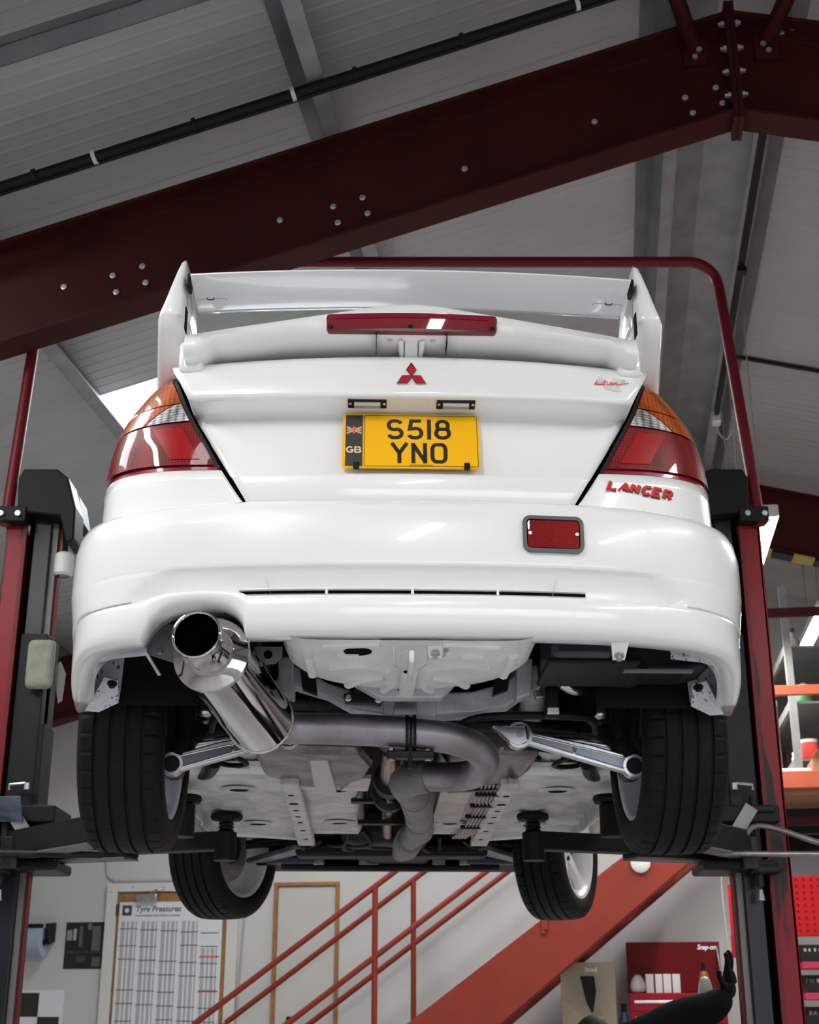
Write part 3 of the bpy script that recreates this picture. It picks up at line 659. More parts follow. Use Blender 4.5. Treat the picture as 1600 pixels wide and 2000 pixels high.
for k, (x, z, lb) in enumerate(((0.0, 0.0, 'orange-red handled tool laid along the open drawer'),)):
    t = thing('pry_bar', lb, 'tool', B(0.62, 10.57, 1.145), BR)
    MB().tube([(-0.22, -0.02, -0.05), (-0.22, -0.02, 0.0), (-0.20, -0.02, 0.02), (0.05, -0.02, 0.025), (0.10, -0.02, 0.03)], 0.012, 8).build('shaft', mat('orange_red_handle', (0.75, 0.06, 0.02), 0.4), t); MB().tube([(0.06, -0.02, 0.028), (0.16, -0.02, 0.03)], 0.018, 8).build('grip', mat('orange_red_handle', (0.75, 0.06, 0.02), 0.4), t)
# cardboard display with a black blade cut-out
DB = thing('cardboard_display', 'tall brown cardboard display box with a black blade shape, below the stairs', 'box', B(-0.17, 10.55, 0), BR)
MB().box2((-0.195, 0, 0), (0.195, 0.20, 1.45)).build('carton', CARD, DB, smooth=False, bevel=0.004)
MB().prism([(-0.055, -0.004, 1.355), (0.045, -0.004, 1.355), (0.055, -0.004, 1.25), (0.03, -0.004, 1.12), (0.02, -0.004, 1.10), (-0.02, -0.004, 1.18), (-0.05, -0.004, 1.33)], (0, 0.0035, 0)).build('blade_print', BLACK, DB, smooth=False)
MB().box2((-0.01, -0.02, 0.95), (0.09, 0, 1.08)).build('label_card', mat('pale_card', (0.5, 0.44, 0.36), 0.8), DB, smooth=False)
MB().prism([(-0.195, -0.002, 1.40), (-0.195, -0.002, 1.20), (0.04, -0.002, 1.02), (0.10, -0.002, 1.10)], (0, 0.0015, 0)).build('printed_band', mat('darker_card', (0.29, 0.23, 0.18), 0.8), DB, smooth=False)
text('Stroud', 0.045, PAPERW, DB, (-0.02, -0.003, 1.385), (R(90), 0, 0), bold=0.001, sx=0.7, name='lettering')
t = thing('oil_can', 'dark blue and yellow oil can between the display box and the chest', 'can', B(0.075, 10.62, 0.7515), BR)
MB().lathe([(0, 0), (0.038, 0), (0.038, 0.30), (0.02, 0.36), (0, 0.36)], n=16).build('body', mat('navy_can', (0.03, 0.04, 0.10), 0.4), t); MB().lathe([(0.0382, 0.10), (0.0388, 0.11), (0.0388, 0.2), (0.0382, 0.21)], n=16).build('yellow_band', mat('yellow_print', (0.7, 0.45, 0.05), 0.6), t); MB().lathe([(0, 0.36), (0.02, 0.36), (0.02, 0.42), (0, 0.42)], n=12).build('cap', BLACK, t)
t = thing('side_trolley', 'low dark shelf trolley beside the tool chest', 'trolley', B(0.08, 10.72, 0), BR)
MB().box2((-0.048, -0.17, 0.70), (0.034, 0.2, 0.75)).build('top_tray', BLACKSAT, t, smooth=False)
for x in (-0.036, 0.022):
    for y in (-0.15, 0.18): MB().box2((x - 0.01, y - 0.01, 0), (x + 0.01, y + 0.01, 0.70)).build('leg', BLACKSAT, t, smooth=False)
# red pegboard and parts-bin shelves on the right
PBD = thing('pegboard', 'bright red perforated tool board behind the right lift post', 'pegboard', B(1.55, 9.6, 0), BR)
MB().box2((-0.36, 0, 1.56), (0.30, 0.02, 1.94)).build('board', BRIGHTRED, PBD, smooth=False, bevel=0.006)
hole = MB().box2((-0.008, -0.002, -0.008), (0.008, 0.003, 0.008)).mesh('peg_hole_mesh', False); 
for i in range(13):
    for j in range(9): part('peg_hole', hole, mat('dark_red_hole', (0.10, 0.004, 0.006), 0.8), PBD, (-0.325 + i * 0.048, 0.0, 1.595 + j * 0.04))
for x in (-0.36, 0.30): MB().box2((x - 0.015, 0.02, 0), (x + 0.015, 0.05, 1.94)).build('upright', BLACKSAT, PBD, smooth=False)
for z in (1.355, 1.17, 0.98):
    MB().box2((-0.36, -0.22, z), (0.30, 0.02, z + 0.04)).build('shelf', PINKRED, PBD, smooth=False, bevel=0.003)
    for k in range(4):
        t = thing('parts_bin', 'black parts bin on the %s crimson shelf, %s from the post' % ({1.355: 'top', 1.17: 'middle', 0.98: 'bottom'}[z], ('first', 'second', 'third', 'fourth')[k]), 'bin', B(1.27 + k * 0.155, 9.40, z + 0.0415), BR, 'black parts bins')
        MB().prism([(-0.07, 0, 0), (0.07, 0, 0), (0.07, 0, 0.06), (-0.07, 0, 0.06)], (0, 0.17, 0)).build('tray', BLACKSAT, t, smooth=False)
        MB().prism([(-0.07, 0.16, 0.06), (0.07, 0.16, 0.06), (0.07, 0.16, 0.11), (-0.07, 0.16, 0.11)], (0, 0.01, 0)).build('back', BLACKSAT, t, smooth=False)
        for q in range(4): MB().lathe([(0, 0.055), (0.014, 0.06), (0.012, 0.082), (0, 0.086)], o=(-0.045 + q * 0.03, 0.04 + 0.03 * (q % 2), 0), n=6).build('loose_fitting', CHROME, t, smooth=False)
# slim red fire-point strip board by the post
t = thing('cable_strip', 'slim vertical bright red strip hanging left of the right lift post', 'strip', B(0.83, 10.0, 1.45), BR)
MB().box2((-0.012, 0, 0.15), (0.012, 0.02, 0.48)).build('red_tube', BRIGHTRED, t, bevel=0.005); MB().box2((-0.016, -0.004, 0.0), (0.016, 0.024, 0.15)).build('handle', TOOLRED, t, bevel=0.005); MB().tube(smooth_path([(-0.03, 0.01, 0.9), (-0.05, 0.01, 0.4), (-0.02, 0.01, -0.1)], 8), 0.006, 6).build('cord', GREYLINE, t)
# ================================================================== THE CAR (x right, y forward from the rear axle, z up from its road plane)
CAR_P = (-0.019, 3.93, 1.537)
CAR = thing('car', 'white saloon car with tall rear wing raised on the lift, seen from behind', 'car', CAR_P, R(1.5))
YS = -0.35; NQ = 5.0
WQ = [(0.58, .79), (.73, .785), (.807, .776), (.868, .762), (.92, .742), (.958, .718), (.985, .700), (1.0, .688), (1.015, .670), (1.03, .638), (1.04, .60), (1.05, .50)]
CQ = [(0.58, -.876), (.73, -.876), (.86, -.866), (.95, -.850), (1.0, -.838), (1.03, -.825), (1.05, -.77)]
def crown(x): return 0.036 * (x / 0.6) ** 2
def Qx(x, z, off=0.0):
    """rear skin of the quarter at lateral x (x >= 0), height z"""
    W = interp(WQ, z) + off; C = interp(CQ, z) - off
    f_ = min(x / W, 1.0); q = (1 - f_ ** NQ) ** (1 / NQ)
    return YS - (YS - C) * q + crown(x) * q
def zsk(x, z): return z + .085 * (min(x, .74) - .60) * max(0, 1 - abs(z - .75) / (.24 if z > .75 else .13))
def qrow(z, x0, yend, n, off=0.0, x1=None):
    """points from x0 outwards round the corner until y = yend (or x1)"""
    W = interp(WQ, z) + off; C = interp(CQ, z) - off
    a0 = math.asin(min((x0 / W) ** (NQ / 2), 1)); 
    if x1 is not None: a1 = math.asin(min((x1 / W) ** (NQ / 2), 1))
    else: a1 = math.acos(min(max((YS - yend) / (YS - C), 0), 1) ** (NQ / 2))
    out = []
    for i in range(n + 1):
        k = i / n
        # even steps in x first, then in angle
        a = lerp(a0, a1, k); xa = math.sin(a) ** (2 / NQ); xb = lerp(x0 / W, math.sin(a1) ** (2 / NQ), k)
        xm = lerp(xb, xa, k); q = (1 - min(xm, 1) ** NQ) ** (1 / NQ) if k < 1 else math.cos(a1) ** (2 / NQ)
        x = W * xm
        out.append((x, YS - (YS - C) * q + crown(x) * q, zsk(x, z)))
    return out
XS = [(.58, .365), (.62, .385), (.65, .405), (.73, .452), (.86, .528), (.90, .548), (1.0, .588), (1.05, .602)]
def xs(z): return interp(XS, z)
def zz(a, b, n): return [lerp(a, b, i / n) for i in range(n + 1)]
def mir(rows, s): return [[(s * p[0], p[1], p[2]) for p in r] for r in rows]
SIDES = ((-1, 'left'), (1, 'right'))

# ---- boot lid
LP = [(-.862, .600), (-.878, .640), (-.884, .692), (-.882, .699), (-.873, .704), (-.838, .845), (-.829, .862), (-.829, .870), (-.838, .878), (-.895, .886), (-.906, .889), (-.911, .894), (-.911, .902), (-.905, .945), (-.888, .995), (-.876, 1.012), (-.855, 1.022), (-.80, 1.028), (-.60, 1.04), (-.20, 1.05), (0.02, 1.05)]
def lid_face(z):      # y of the upper lid face / lower face at height z, x = 0
    if z < .70: return interp([(.60, -.862), (.64, -.878), (.692, -.884), (.70, -.88)], z)
    if z < .87: return interp([(.704, -.873), (.845, -.838), (.862, -.829)], z)
    return interp([(.894, -.911), (.902, -.911), (.945, -.905), (.995, -.888), (1.012, -.876)], z)
def lid_y(x, z): return lid_face(z) + crown(x)
rows = []
for (y, z) in LP:
    w = xs(min(z, 1.035)) - 0.003; fw = sstep(-.80, -.2, y) 
    r = []
    for i in range(41):
        x = lerp(-w, w, i / 40); dz = -0.020 * (x / .585) ** 2 * sstep(.90, 1.0, z)
        r.append((x, y + crown(x) * (1 - fw), z + dz))
    rows.append(r)
lid = MB().rows(rows).build('boot_lid', WHITE, CAR, auto=50, solid=0.004)
# ---- quarter panels and the lamps set in them
def patch(z0, z1, nz, x0f, yend, n, off, name, m, parent, s, x1f=None, solid=0.0):
    rr = []
    for z in zz(z0, z1, nz):
        rr.append(qrow(z, x0f(z), yend, n, off, None if x1f is None else x1f(z)))
    return MB().rows(mir(rr, s)).build(name, m, parent, auto=60, solid=solid)
for s, side in SIDES:
    patch(.575, .7275, 6, lambda z: xs(z) + .004, -.352, 40, 0.0, 'quarter_panel', WHITE, CAR, s, solid=0.004)
    patch(1.035, 1.049, 4, lambda z: min(xs(z) + .004, interp(WQ, z) - .01), -.352, 30, 0.0, 'rear_shoulder', WHITE, CAR, s, solid=0.004)
    patch(.7275, 1.035, 7, lambda z: interp(WQ, z) * .93, -.352, 24, -.006, 'rear_flank', WHITE, CAR, s, solid=0.004)
    # tail lamp
    tl = patch(.7295, 1.034, 16, lambda z: xs(z) + .005, -.56, 30, -.002, 'tail_lamp', LDRED, CAR, s)
    tl['label'] = side + ' tail lamp with amber, clear and red lenses'
    xi = lambda z: xs(z) + .014
    xc = lambda z: interp([(.86, .662), (.885, .636), (.905, .605), (.917, .578)], z)
    patch(.742, .857, 8, xi, -.69, 30, .004, 'red_lens', LRED, tl, s)
    patch(.862, .914, 5, xi, 0, 12, .004, 'clear_lens', LCLR, tl, s, x1f=lambda z: xc(z) - .002)
    patch(.862, .914, 5, lambda z: xc(z) + .002, -.705, 16, .0045, 'amber_lens', LAMB, tl, s)
    patch(.917, 1.020, 8, xi, -.71, 24, .0042, 'amber_lens', LAMB, tl, s)
    patch(.757, .845, 4, lambda z: xs(z) + .042, 0, 8, .006, 'reflector_patch', LREDP, tl, s, x1f=lambda z: xs(z) + .042 + .075)
    # black rubber edge strip against the lid
    rr = [[(s * (xs(z) - .002 + k * .018), Qx(xs(z) + k * .018, z, .002) , z) for k in (0, 1)] for z in zz(.60, 1.0, 16)]
    rr2 = [[(s * (xs(z) + .002 + k * .009), Qx(xs(z) + .002 + k * .009, z, .0035), zsk(xs(z), z)) for k in (0, 1)] for z in zz(.732, 1.018, 16)]
    MB().rows(rr2).build('edge_seal', BLACK, tl)
    MB().rows([[(s * (xs(z) - .004 + k * .009), Qx(xs(z), z) + .010, z) for k in (0, 1)] for z in zz(.60, 1.0, 16)]).build('shut_line', VOID, CAR)
# unseen black block added so that no light shows through the shut lines
MB().prism([(-.52, -.80, .62), (.52, -.80, .62), (.54, -.72, .93), (-.54, -.72, .93)], (0, .55, 0)).build('boot_light_block', VOID, CAR, smooth=False)

# ---- rear bumper
NB = 4.6; YB = -0.36
BP = [(.300, -.845, 0), (.288, -.885, 0), (.286, -.925, 0), (.290, -.938, 0), (.300, -.950, 0), (.318, -.958, 0), (.345, -.961, 0), (.366, -.961, 0), (.375, -.957, 0), (.379, -.948, 0),
      (.381, -.934, 1), (.386, -.927, 1), (.400, -.928, 1), (.412, -.932, 1), (.424, -.938, 1), (.435, -.944, 1), (.442, -.9485, 1), (.4455, -.9535, .6), (.449, -.956, .2), (.456, -.957, 0), (.50, -.957, 0), (.55, -.957, 0), (.585, -.952, 0),
      (.602, -.944, 0), (.613, -.928, 0), (.618, -.905, 0), (.616, -.86, 0)]
WB = [(.28, .858), (.37, .858), (.385, .864), (.46, .874), (.56, .874), (.60, .864), (.618, .84)]
def zarch(x): 
    t_ = (x + .492) / .118
    return 0.0 if abs(t_) >= 1 else .284 + .078 * (1 - abs(t_) ** 2.6) ** .5
xl = []
for i in range(34): xl.append(.90 * i / 33)
a0 = math.asin(.90 ** (NB / 2))
half = [(p, (1 - p ** NB) ** (1 / NB)) for p in xl] + [(math.sin(lerp(a0, math.pi / 2, k / 16)) ** (2 / NB), math.cos(lerp(a0, math.pi / 2, k / 16)) ** (2 / NB)) for k in range(1, 17)]
full = [(-p, q) for p, q in reversed(half[1:])] + half
def bump_pt(p, q, z, C, rec, dw=0.0):
    W = interp(WB, z) - dw - .052 + .052 * (1 - q) ** 1.3; x = W * p
    C2 = C
    if rec:       # the recess ends short of the corners: flush again further out
        k = sstep(.53, .60 - .10 * sstep(.38, .44, z) + .0, abs(x)) if False else sstep(.595 - .9 * max(z - .385, 0), .655 - .9 * max(z - .385, 0), abs(x))
        C2 = lerp(C, -.957, k * rec if rec < 1 else k)
    y = YB - (YB - C2) * q + crown(x) * .9 * q
    zo = z
    if z < .385: zo = z - .055 * sstep(-.78, -.42, y) * (1 - (z - .28) / .105 * .5)
    za = zarch(x)
    if za > 0 and z < .40: zo = za + max(z - .284, 0) * (.40 - za) / .116
    return (x, y, zo)
# refine across the exhaust arch
extra = [(-(.492 + .118 * math.cos(R(a))) / .884, None) for a in range(4, 180, 6)]
full = sorted(full + [(p, (1 - abs(p) ** NB) ** (1 / NB)) for p, _ in extra], key=lambda e: e[0] if abs(e[0]) < .9 else math.copysign(2 - e[1], e[0]))
rows = [[bump_pt(p, q, z, C, r, (.050, .026, .006)[i] if i < 3 else 0.0) for p, q in full] for i, (z, C, r) in enumerate(BP)]
bp = MB().rows(rows).build('rear_bumper', WHITE, CAR, auto=55, solid=0.005)
def bump_y(x, z):
    C = interp([(b[0], b[1]) for b in BP[3:]], z); W = interp(WB, z); q = (1 - abs(x / W) ** NB) ** (1 / NB)
    return YB - (YB - C) * q + crown(x) * .9 * q
for (xa, xb) in ((-.392, -.197), (-.190, -.002), (.005, .192), (.199, .398)):
    rr = [[(lerp(xa, xb, i / 12), bump_y(lerp(xa, xb, i / 12), .394) - .0015, z) for i in range(13)] for z in (.3875, .3945)]
    MB().rows(rr).build('vent_slot', VOID, bp)
for x in (-.1935, .0015, .1955):
    MB().box((x, bump_y(x, .392) - .004, .392), (.005, .010, .016)).build('vent_divider', WHITE, bp, smooth=False)
MB().rows([[(lerp(-.392, .398, i / 24), bump_y(lerp(-.392, .398, i / 24), .394) - .002 - .006 * k, .398 + .002 * k) for i in range(25)] for k in (0, 1)]).build('vent_lip', WHITE, bp, solid=.003)
# wheel-arch returns and corner brackets of the bumper
for s, side in SIDES:
    pts = [(-.842, .245), (-.846, .40), (-.835, .50), (-.78, .50), (-.735, .43), (-.738, .34), (-.742, .262), (-.80, .235)]
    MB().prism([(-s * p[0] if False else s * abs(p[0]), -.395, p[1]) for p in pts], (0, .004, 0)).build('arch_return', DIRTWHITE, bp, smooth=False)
    A, Bq, Cq, D_ = (.824, -.41, .226), (.770, -.47, .300), (.738, -.455, .296), (.742, -.40, .250)
    m = MB().add([(s * p[0], p[1], p[2]) for p in (A, Bq, Cq, D_, (.79, -.40, .226))], [(0, 1, 2, 3, 4)])
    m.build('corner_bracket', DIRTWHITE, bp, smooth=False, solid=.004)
    MB().lathe([(0, -.012), (.008, -.012), (.008, -.006), (.013, -.005), (.013, 0), (0, 0)], o=(s * .752, -.452, .290), ax=(0, .3, 1), n=12).build('bracket_clip', BLACK, bp)
    # inner face of the corner, seen through the opening
    rr = [[(s * p[0], p[1], p[2]) for p in [(.835, -.40, z), (.820, -.52, z), (.78, -.64, z), (.70, -.72, z), (.62, -.75, z)]] for z in (.285, .36, .46)]
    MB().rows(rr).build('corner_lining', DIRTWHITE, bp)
# bumper mounting tabs with bolts
for (x, z0) in ((-.385, .285), (.055, .285), (.475, .283)):
    MB().prism([(x - .022, -.90, z0 + .012), (x + .022, -.90, z0 + .012), (x + .014, -.865, z0 - .030), (x - .014, -.865, z0 - .030)], (0, .004, 0)).build('mounting_tab', WHITE, bp, smooth=False)
    MB().lathe([(0, -.014), (.007, -.014), (.007, -.006), (.012, -.005), (.012, 0), (0, 0)], o=(x, -.870, z0 - .020), ax=(0, .45, 1), n=10).build('tab_bolt', STEEL, bp)

# ---- fog lamp in the bumper
def bq(a, b, lift): return (a, bump_y(a, b) - lift, b)
def rrect(x0, x1, z0, z1, r, n=5):
    return arc(x1 - r, z1 - r, r, 0, 90, n) + arc(x0 + r, z1 - r, r, 90, 180, n) + arc(x0 + r, z0 + r, r, 180, 270, n) + arc(x1 - r, z0 + r, r, 270, 360, n)
fg = MB().stroke(rrect(.258, .391, .486, .566, .014), .009, bq, True, .008).build('fog_lamp', mat('grey_bezel', (.10, .105, .11), .35), CAR)
fg['label'] = 'red rear fog lamp in a dark grey bezel'
def fill(poly, to3, lift): return MB().add([to3(p[0], p[1], lift) for p in poly], [tuple(range(len(poly)))])
fill(rrect(.259, .390, .487, .565, .013), bq, .002).build('fog_housing', VOID, fg, smooth=False)
fill(rrect(.265, .384, .493, .559, .007), bq, .006).build('fog_lens', FOG, fg, smooth=False)
for x in (.270, .379): MB().lathe([(0, -.003), (.004, -.003), (.005, 0)], o=(x, bump_y(x, .526) - .007, .526), ax=(0, 1, 0), n=12).build('lens_screw', BOLTM, fg)

# ---- badges
def lq(a, b, lift): return (a, lid_y(a, b) - lift, b)
eb = fill([(0, .9535), (.0185, .9535 + .026)], lq, 0) if False else None
def rhomb(c, d1, d2):   # centre, half-diagonals
    return [(c[0] + d1[0], c[1] + d1[1]), (c[0] + d2[0], c[1] + d2[1]), (c[0] - d1[0], c[1] - d1[1]), (c[0] - d2[0], c[1] - d2[1])]
bz = MB(); L_ = .0215; cx0, cz0 = 0.0, .9445
dm = []
for ang in (90, 210, 330):
    u1 = (math.cos(R(ang - 30)) * L_, math.sin(R(ang - 30)) * L_ * 1.06); u2 = (math.cos(R(ang + 30)) * L_, math.sin(R(ang + 30)) * L_ * 1.06)
    dm.append([(cx0, cz0), (cx0 + u1[0], cz0 + u1[1]), (cx0 + u1[0] + u2[0], cz0 + u1[1] + u2[1]), (cx0 + u2[0], cz0 + u2[1])])
em = None
for i, q in enumerate(dm):
    g = [(sum(p[0] for p in q) / 4, sum(p[1] for p in q) / 4)][0]
    big = [(g[0] + (p[0] - g[0]) * 1.22, g[1] + (p[1] - g[1]) * 1.22) for p in q]; sm = [(g[0] + (p[0] - g[0]) * .98, g[1] + (p[1] - g[1]) * .98) for p in q]
    mm = MB().add([lq(*p, .0005) for p in big] + [lq(*p, .005) for p in big], [(4, 5, 6, 7)] + [(k, (k + 1) % 4, 4 + (k + 1) % 4, 4 + k) for k in range(4)])
    if em is None: em = mm.build('three_diamond_badge', CHROME, CAR, smooth=False); em['label'] = 'red three-diamond badge with chrome edges'
    else: mm.build('diamond_rim', CHROME, em, smooth=False)
    MB().add([lq(*p, .0055) for p in sm], [(0, 1, 2, 3)]).build('diamond', REDBADGE, em, smooth=False)
# LANCER lettering on the right quarter: heavy slanted strokes, dark backing
def nq(a, b, lift): return (a, Qx(a, b) - lift, b)
GL = {'L': [[(0, 1), (0, 0), (.75, 0), (.78, .18)]], 'A': [[(-.05, 0), (.46, .97)], [(.44, .97), (.85, 0)], [(.15, .30), (.72, .30)]], 'N': [[(0, 0), (0, 1)], [(.66, 0), (.66, 1)], [(.03, .92), (.63, .08)]],
      'C': [[(.75, .80), (.6, .98), (.25, .98), (.05, .7), (.05, .3), (.25, .02), (.6, .02), (.75, .2)]], 'E': [[(.7, 1), (0, 1), (0, 0), (.75, 0)], [(0, .52), (.55, .52)]],
      'R': [[(0, 0), (0, 1), (.55, 1), (.68, .85), (.68, .65), (.55, .5), (0, .5)], [(.38, .5), (.75, 0)]]}
lw, lh = .0262, .0205; x0 = .4745
lt = None
for k, chx in enumerate('LANCER'):
    for st_ in GL[chx]:
        pts = []
        for (a, b) in st_:
            X = x0 + k * .0283 + a * lw * .92 + b * lh * .36; Z = .6795 + b * lh - .0000 - (X - .4745) * .045
            pts.append((X, Z))
        d_ = MB().stroke([(p[0] + .0012, p[1] - .0012) for p in pts], .0092, nq, False, .0030)
        r_ = MB().stroke(pts, .0066, nq, False, .0050)
        if lt is None:
            lt = d_.build('model_lettering', PLATEBLK, CAR, smooth=False); lt['label'] = 'red LANCER lettering with black backing'
        else: d_.build('letter_backing', PLATEBLK, lt, smooth=False)
        r_.build('letter_' + chx.lower(), REDLETTER, lt, smooth=False)
# faded decal on the lid: script over a roman numeral
dc = None
for st_, w_, m_ in (([(.463, .960), (.480, .928)], .012, GREYDECAL), ([(.480, .928), (.505, .960)], .012, GREYDECAL), ([(.512, .955), (.500, .925)], .013, GREYDECAL), ([(.500, .9575), (.527, .9575)], .006, GREYDECAL), ([(.487, .9245), (.514, .9245)], .006, GREYDECAL)):
    o = MB().stroke(st_, w_, lq, False, .0008)
    if dc is None: dc = o.build('numeral_decal', m_, CAR, smooth=False); dc['label'] = 'faded grey VI decal with red script'
    else: o.build('numeral_stroke', m_, dc, smooth=False)
scr = [[(.448, .938), (.456, .952), (.452, .940), (.458, .938)], [(.458, .945), (.458, .939), (.464, .939), (.467, .946), (.466, .939), (.471, .940)], [(.476, .954), (.471, .940), (.476, .939)], [(.470, .948), (.481, .949)],
       [(.482, .946), (.480, .940), (.485, .940)], [(.491, .947), (.487, .944), (.488, .940), (.493, .940), (.495, .944), (.491, .947)], [(.498, .947), (.496, .940), (.502, .946), (.505, .946), (.503, .940), (.511, .942), (.520, .945), (.535, .947)]]
for st_ in scr: MB().stroke(st_, .0021, lq, False, .0016).build('script_stroke', PINKDECAL, dc, smooth=False)

# ---- number plate
ta = R(15.0)
pO = Vector((0.0, -.8855, .7105)); pU = Vector((0, math.sin(ta), math.cos(ta))); pN = Vector((0, -math.cos(ta), math.sin(ta)))
def pq(a, b, lift): return tuple(pO + Vector((a, 0, 0)) + pU * b + pN * lift)
np_ = MB(); out = rrect(-.165, .165, 0, .165, .010)
np_.add([pq(*p, 0) for p in out] + [pq(*p, .004) for p in out], [tuple(range(len(out), 2 * len(out))), tuple(range(len(out) - 1, -1, -1))] + [(i, (i + 1) % len(out), len(out) + (i + 1) % len(out), len(out) + i) for i in range(len(out))])
np_ = np_.build('number_plate', YELLOW, CAR, smooth=False); np_['label'] = 'yellow two-line rear number plate'
def flat(poly, lift, nm, m, par): return fill(poly, pq, lift).build(nm, m, par, smooth=False)
flat([(-.158, .004), (-.1165, .004), (-.1165, .160), (-.158, .160)], .0044, 'country_band', PLATEGREY, np_)
MB().stroke(rrect(-.1125, .160, .005, .160, .004, 3), .0014, pq, True, .0045).build('border_line', PLATEBLK, np_, smooth=False)
# union flag on the band
fx, fz, fw_, fh_ = -.1375, .1135, .0178, .0100
for (a, b_) in (((-1, -1), (1, 1)), ((-1, 1), (1, -1))):
    MB().stroke([(fx + a[0] * fw_, fz + a[1] * fh_), (fx + b_[0] * fw_, fz + b_[1] * fh_)], .0042, pq, False, .0048).build('flag_saltire', CREAM, np_, smooth=False)
    MB().stroke([(fx + a[0] * fw_, fz + a[1] * fh_), (fx + b_[0] * fw_, fz + b_[1] * fh_)], .0014, pq, False, .0050).build('flag_saltire', REDFLAG, np_, smooth=False)
for w_, m_, lf in ((.0056, CREAM, .0052), (.0032, REDFLAG, .0055)):
    MB().stroke([(fx - fw_, fz), (fx + fw_, fz)], w_, pq, False, lf).build('flag_cross', m_, np_, smooth=False)
    MB().stroke([(fx, fz - fh_), (fx, fz + fh_)], w_ * .9, pq, False, lf).build('flag_cross', m_, np_, smooth=False)
def glyph(strokes, x, z, w, h, sw, m, nm, lift=.0048, closed=()):
    for i, st_ in enumerate(strokes):
        MB().stroke([(x + a * w, z + b * h) for a, b in st_], sw, pq, i in closed, lift).build(nm, m, np_, smooth=False)
# badge letters G B
glyph([arc(.5, .5, .5, 50, 330, 16) + [(.95, .45), (.55, .45)]], -.1545, .0455, .0155, .0160, .0036, CREAM, 'letter_g')
glyph([[(0, 0), (0, 1), (.6, 1)] + arc(.6, .76, .32, 90, -90, 6, .24) + [(0, .52), (.6, .52)] + arc(.6, .26, .40, 90, -90, 6, .26) + [(0, 0)]], -.1345, .0455, .0135, .0160, .0036, CREAM, 'letter_b')
# characters, drawn as strokes in the plate alphabet
CW, CH, SW = .0315, .0520, .0096
C_ = {'S': [arc(.5, .74, .5, 25, 90, 5, .26) + arc(.38, .74, .38, 90, 270, 9, .26)[0:] + [(.62, .49)] + arc(.60, .255, .40, 82, -90, 9, .255) + arc(.40, .255, .40, 270, 200, 5, .255)],
      '5': [[(.98, 1), (.22, 1), (.10, .52), (.58, .56)] + arc(.58, .28, .42, 90, -90, 9, .28) + arc(.42, .28, .42, 270, 205, 5, .28)],
      '1': [[(.5, -.09), (.5, 1.09)]],
      '8': [arc(.5, .76, .42, 0, 180, 10, .24)[:-1] + [(.08, .76), (.12, .58), (.24, .53), (.76, .53), (.88, .58)], arc(.5, .265, .5, 180, 360, 12, .265) + [(1.0, .30), (.92, .46), (.76, .53), (.24, .53), (.08, .46), (0, .30)]],
      'Y': [[(-.08, 1.09), (.5, .48), (1.08, 1.09)], [(.5, .52), (.5, -.09)]],
      'N': [[(.05, -.09), (.05, 1.09)], [(.95, -.09), (.95, 1.09)], [(.07, .99), (.93, .01)]],
      'O': [rrect(0, 1, 0, 1, .30, 5)]}
CL = {'8': (0, 1), 'O': (0,)}
xx = -.0540
for chx, wd in (('S', 1), ('5', 1), ('1', .5), ('8', 1)):
    glyph(C_[chx], xx - (.25 * CW if chx == '1' else 0), .0915, CW, CH, SW, PLATEBLK, 'character_' + chx.lower(), closed=CL.get(chx, ()))
    xx += .0480 if chx != '1' else .0250
    if chx == '5': xx -= .006
xx = -.0440
for chx in 'YNO':
    glyph(C_[chx], xx, .0190, CW, CH, SW, PLATEBLK, 'character_' + chx.lower(), closed=CL.get(chx, ()))
    xx += .0475
for k in range(16): flat([(-.004 + k * .0035, .0075), (-.0015 + k * .0035, .0075), (-.0015 + k * .0035, .0095), (-.004 + k * .0035, .0095)], .0046, 'maker_print', PLATEBLK, np_)
for x in (-.131, .133): MB().box(pq(x, .005, .005), (.014, .012, .016), (-ta, 0, 0)).build('plate_clip', BLACK, np_, bevel=.002)
# ---- plate lamps under the lid lip
for x in (-.1065, .1085):
    pl_ = MB().box((x, -.880 + crown(x), .8855), (.094, .036, .010), (R(-8), 0, 0)).build('plate_lamp', BLACK, CAR, smooth=False, bevel=.002)
    MB().box((x, -.882 + crown(x), .8795), (.064, .022, .006), (R(-8), 0, 0)).build('lamp_window', mat('frosted_lamp_window', (.35, .36, .38), .25, coat=.5), pl_, smooth=False, bevel=.001)
    MB().box((x, -.888 + crown(x), .8798), (.062, .008, .007), (R(-8), 0, 0)).build('lamp_reflector', mat('pale_reflector', (.7, .72, .74), .3), pl_, smooth=False)
    for k in (-.041, .041): MB().lathe([(0, -.0015), (.0035, -.0015), (.004, .001)], o=(x + k, -.884 + crown(x), .8805), ax=(0, 0, 1), n=10).build('lamp_screw', BOLTM, pl_)

# ---- rear wing: lower foil with brake lamp, end plates, upper blade
WG = bpy.data.objects.new('rear_wing', None); link(WG, CAR); WG['label'] = 'tall white two-tier rear wing'
ZT = [(0, 1.147), (.06, 1.143), (.13, 1.131), (.32, 1.100), (.45, 1.080), (.535, 1.066), (.56, 1.062)]
rows = []
for i in range(49):
    x = lerp(-.553, .553, i / 48); zt = interp(ZT, abs(x)); e = sstep(.44, .50, abs(x)); c0 = crown(x) * .6
    lo = lerp(1.040, 1.018, sstep(.25, .49, abs(x))) - .03 * sstep(.495, .515, abs(x))
    rows.append([(x, y + c0, z) for (y, z) in ((-.62, zt - .035), (-.75, zt - .012), (-.85, zt - .002), (-.885, zt), (-.905, zt - .004), (-.922, zt - .014), (-.935, zt - .035), (-.940, lerp(zt, lo, .62)), (-.932 + e * .0, lerp(zt, lo, .85)),
                                               (-.915, lo + .004), (-.88, lo), (-.82, lo), (-.70, lo + .01), (-.62, zt - .045))])
MB().rows(rows).build('lower_foil', WHITE, WG, auto=50)
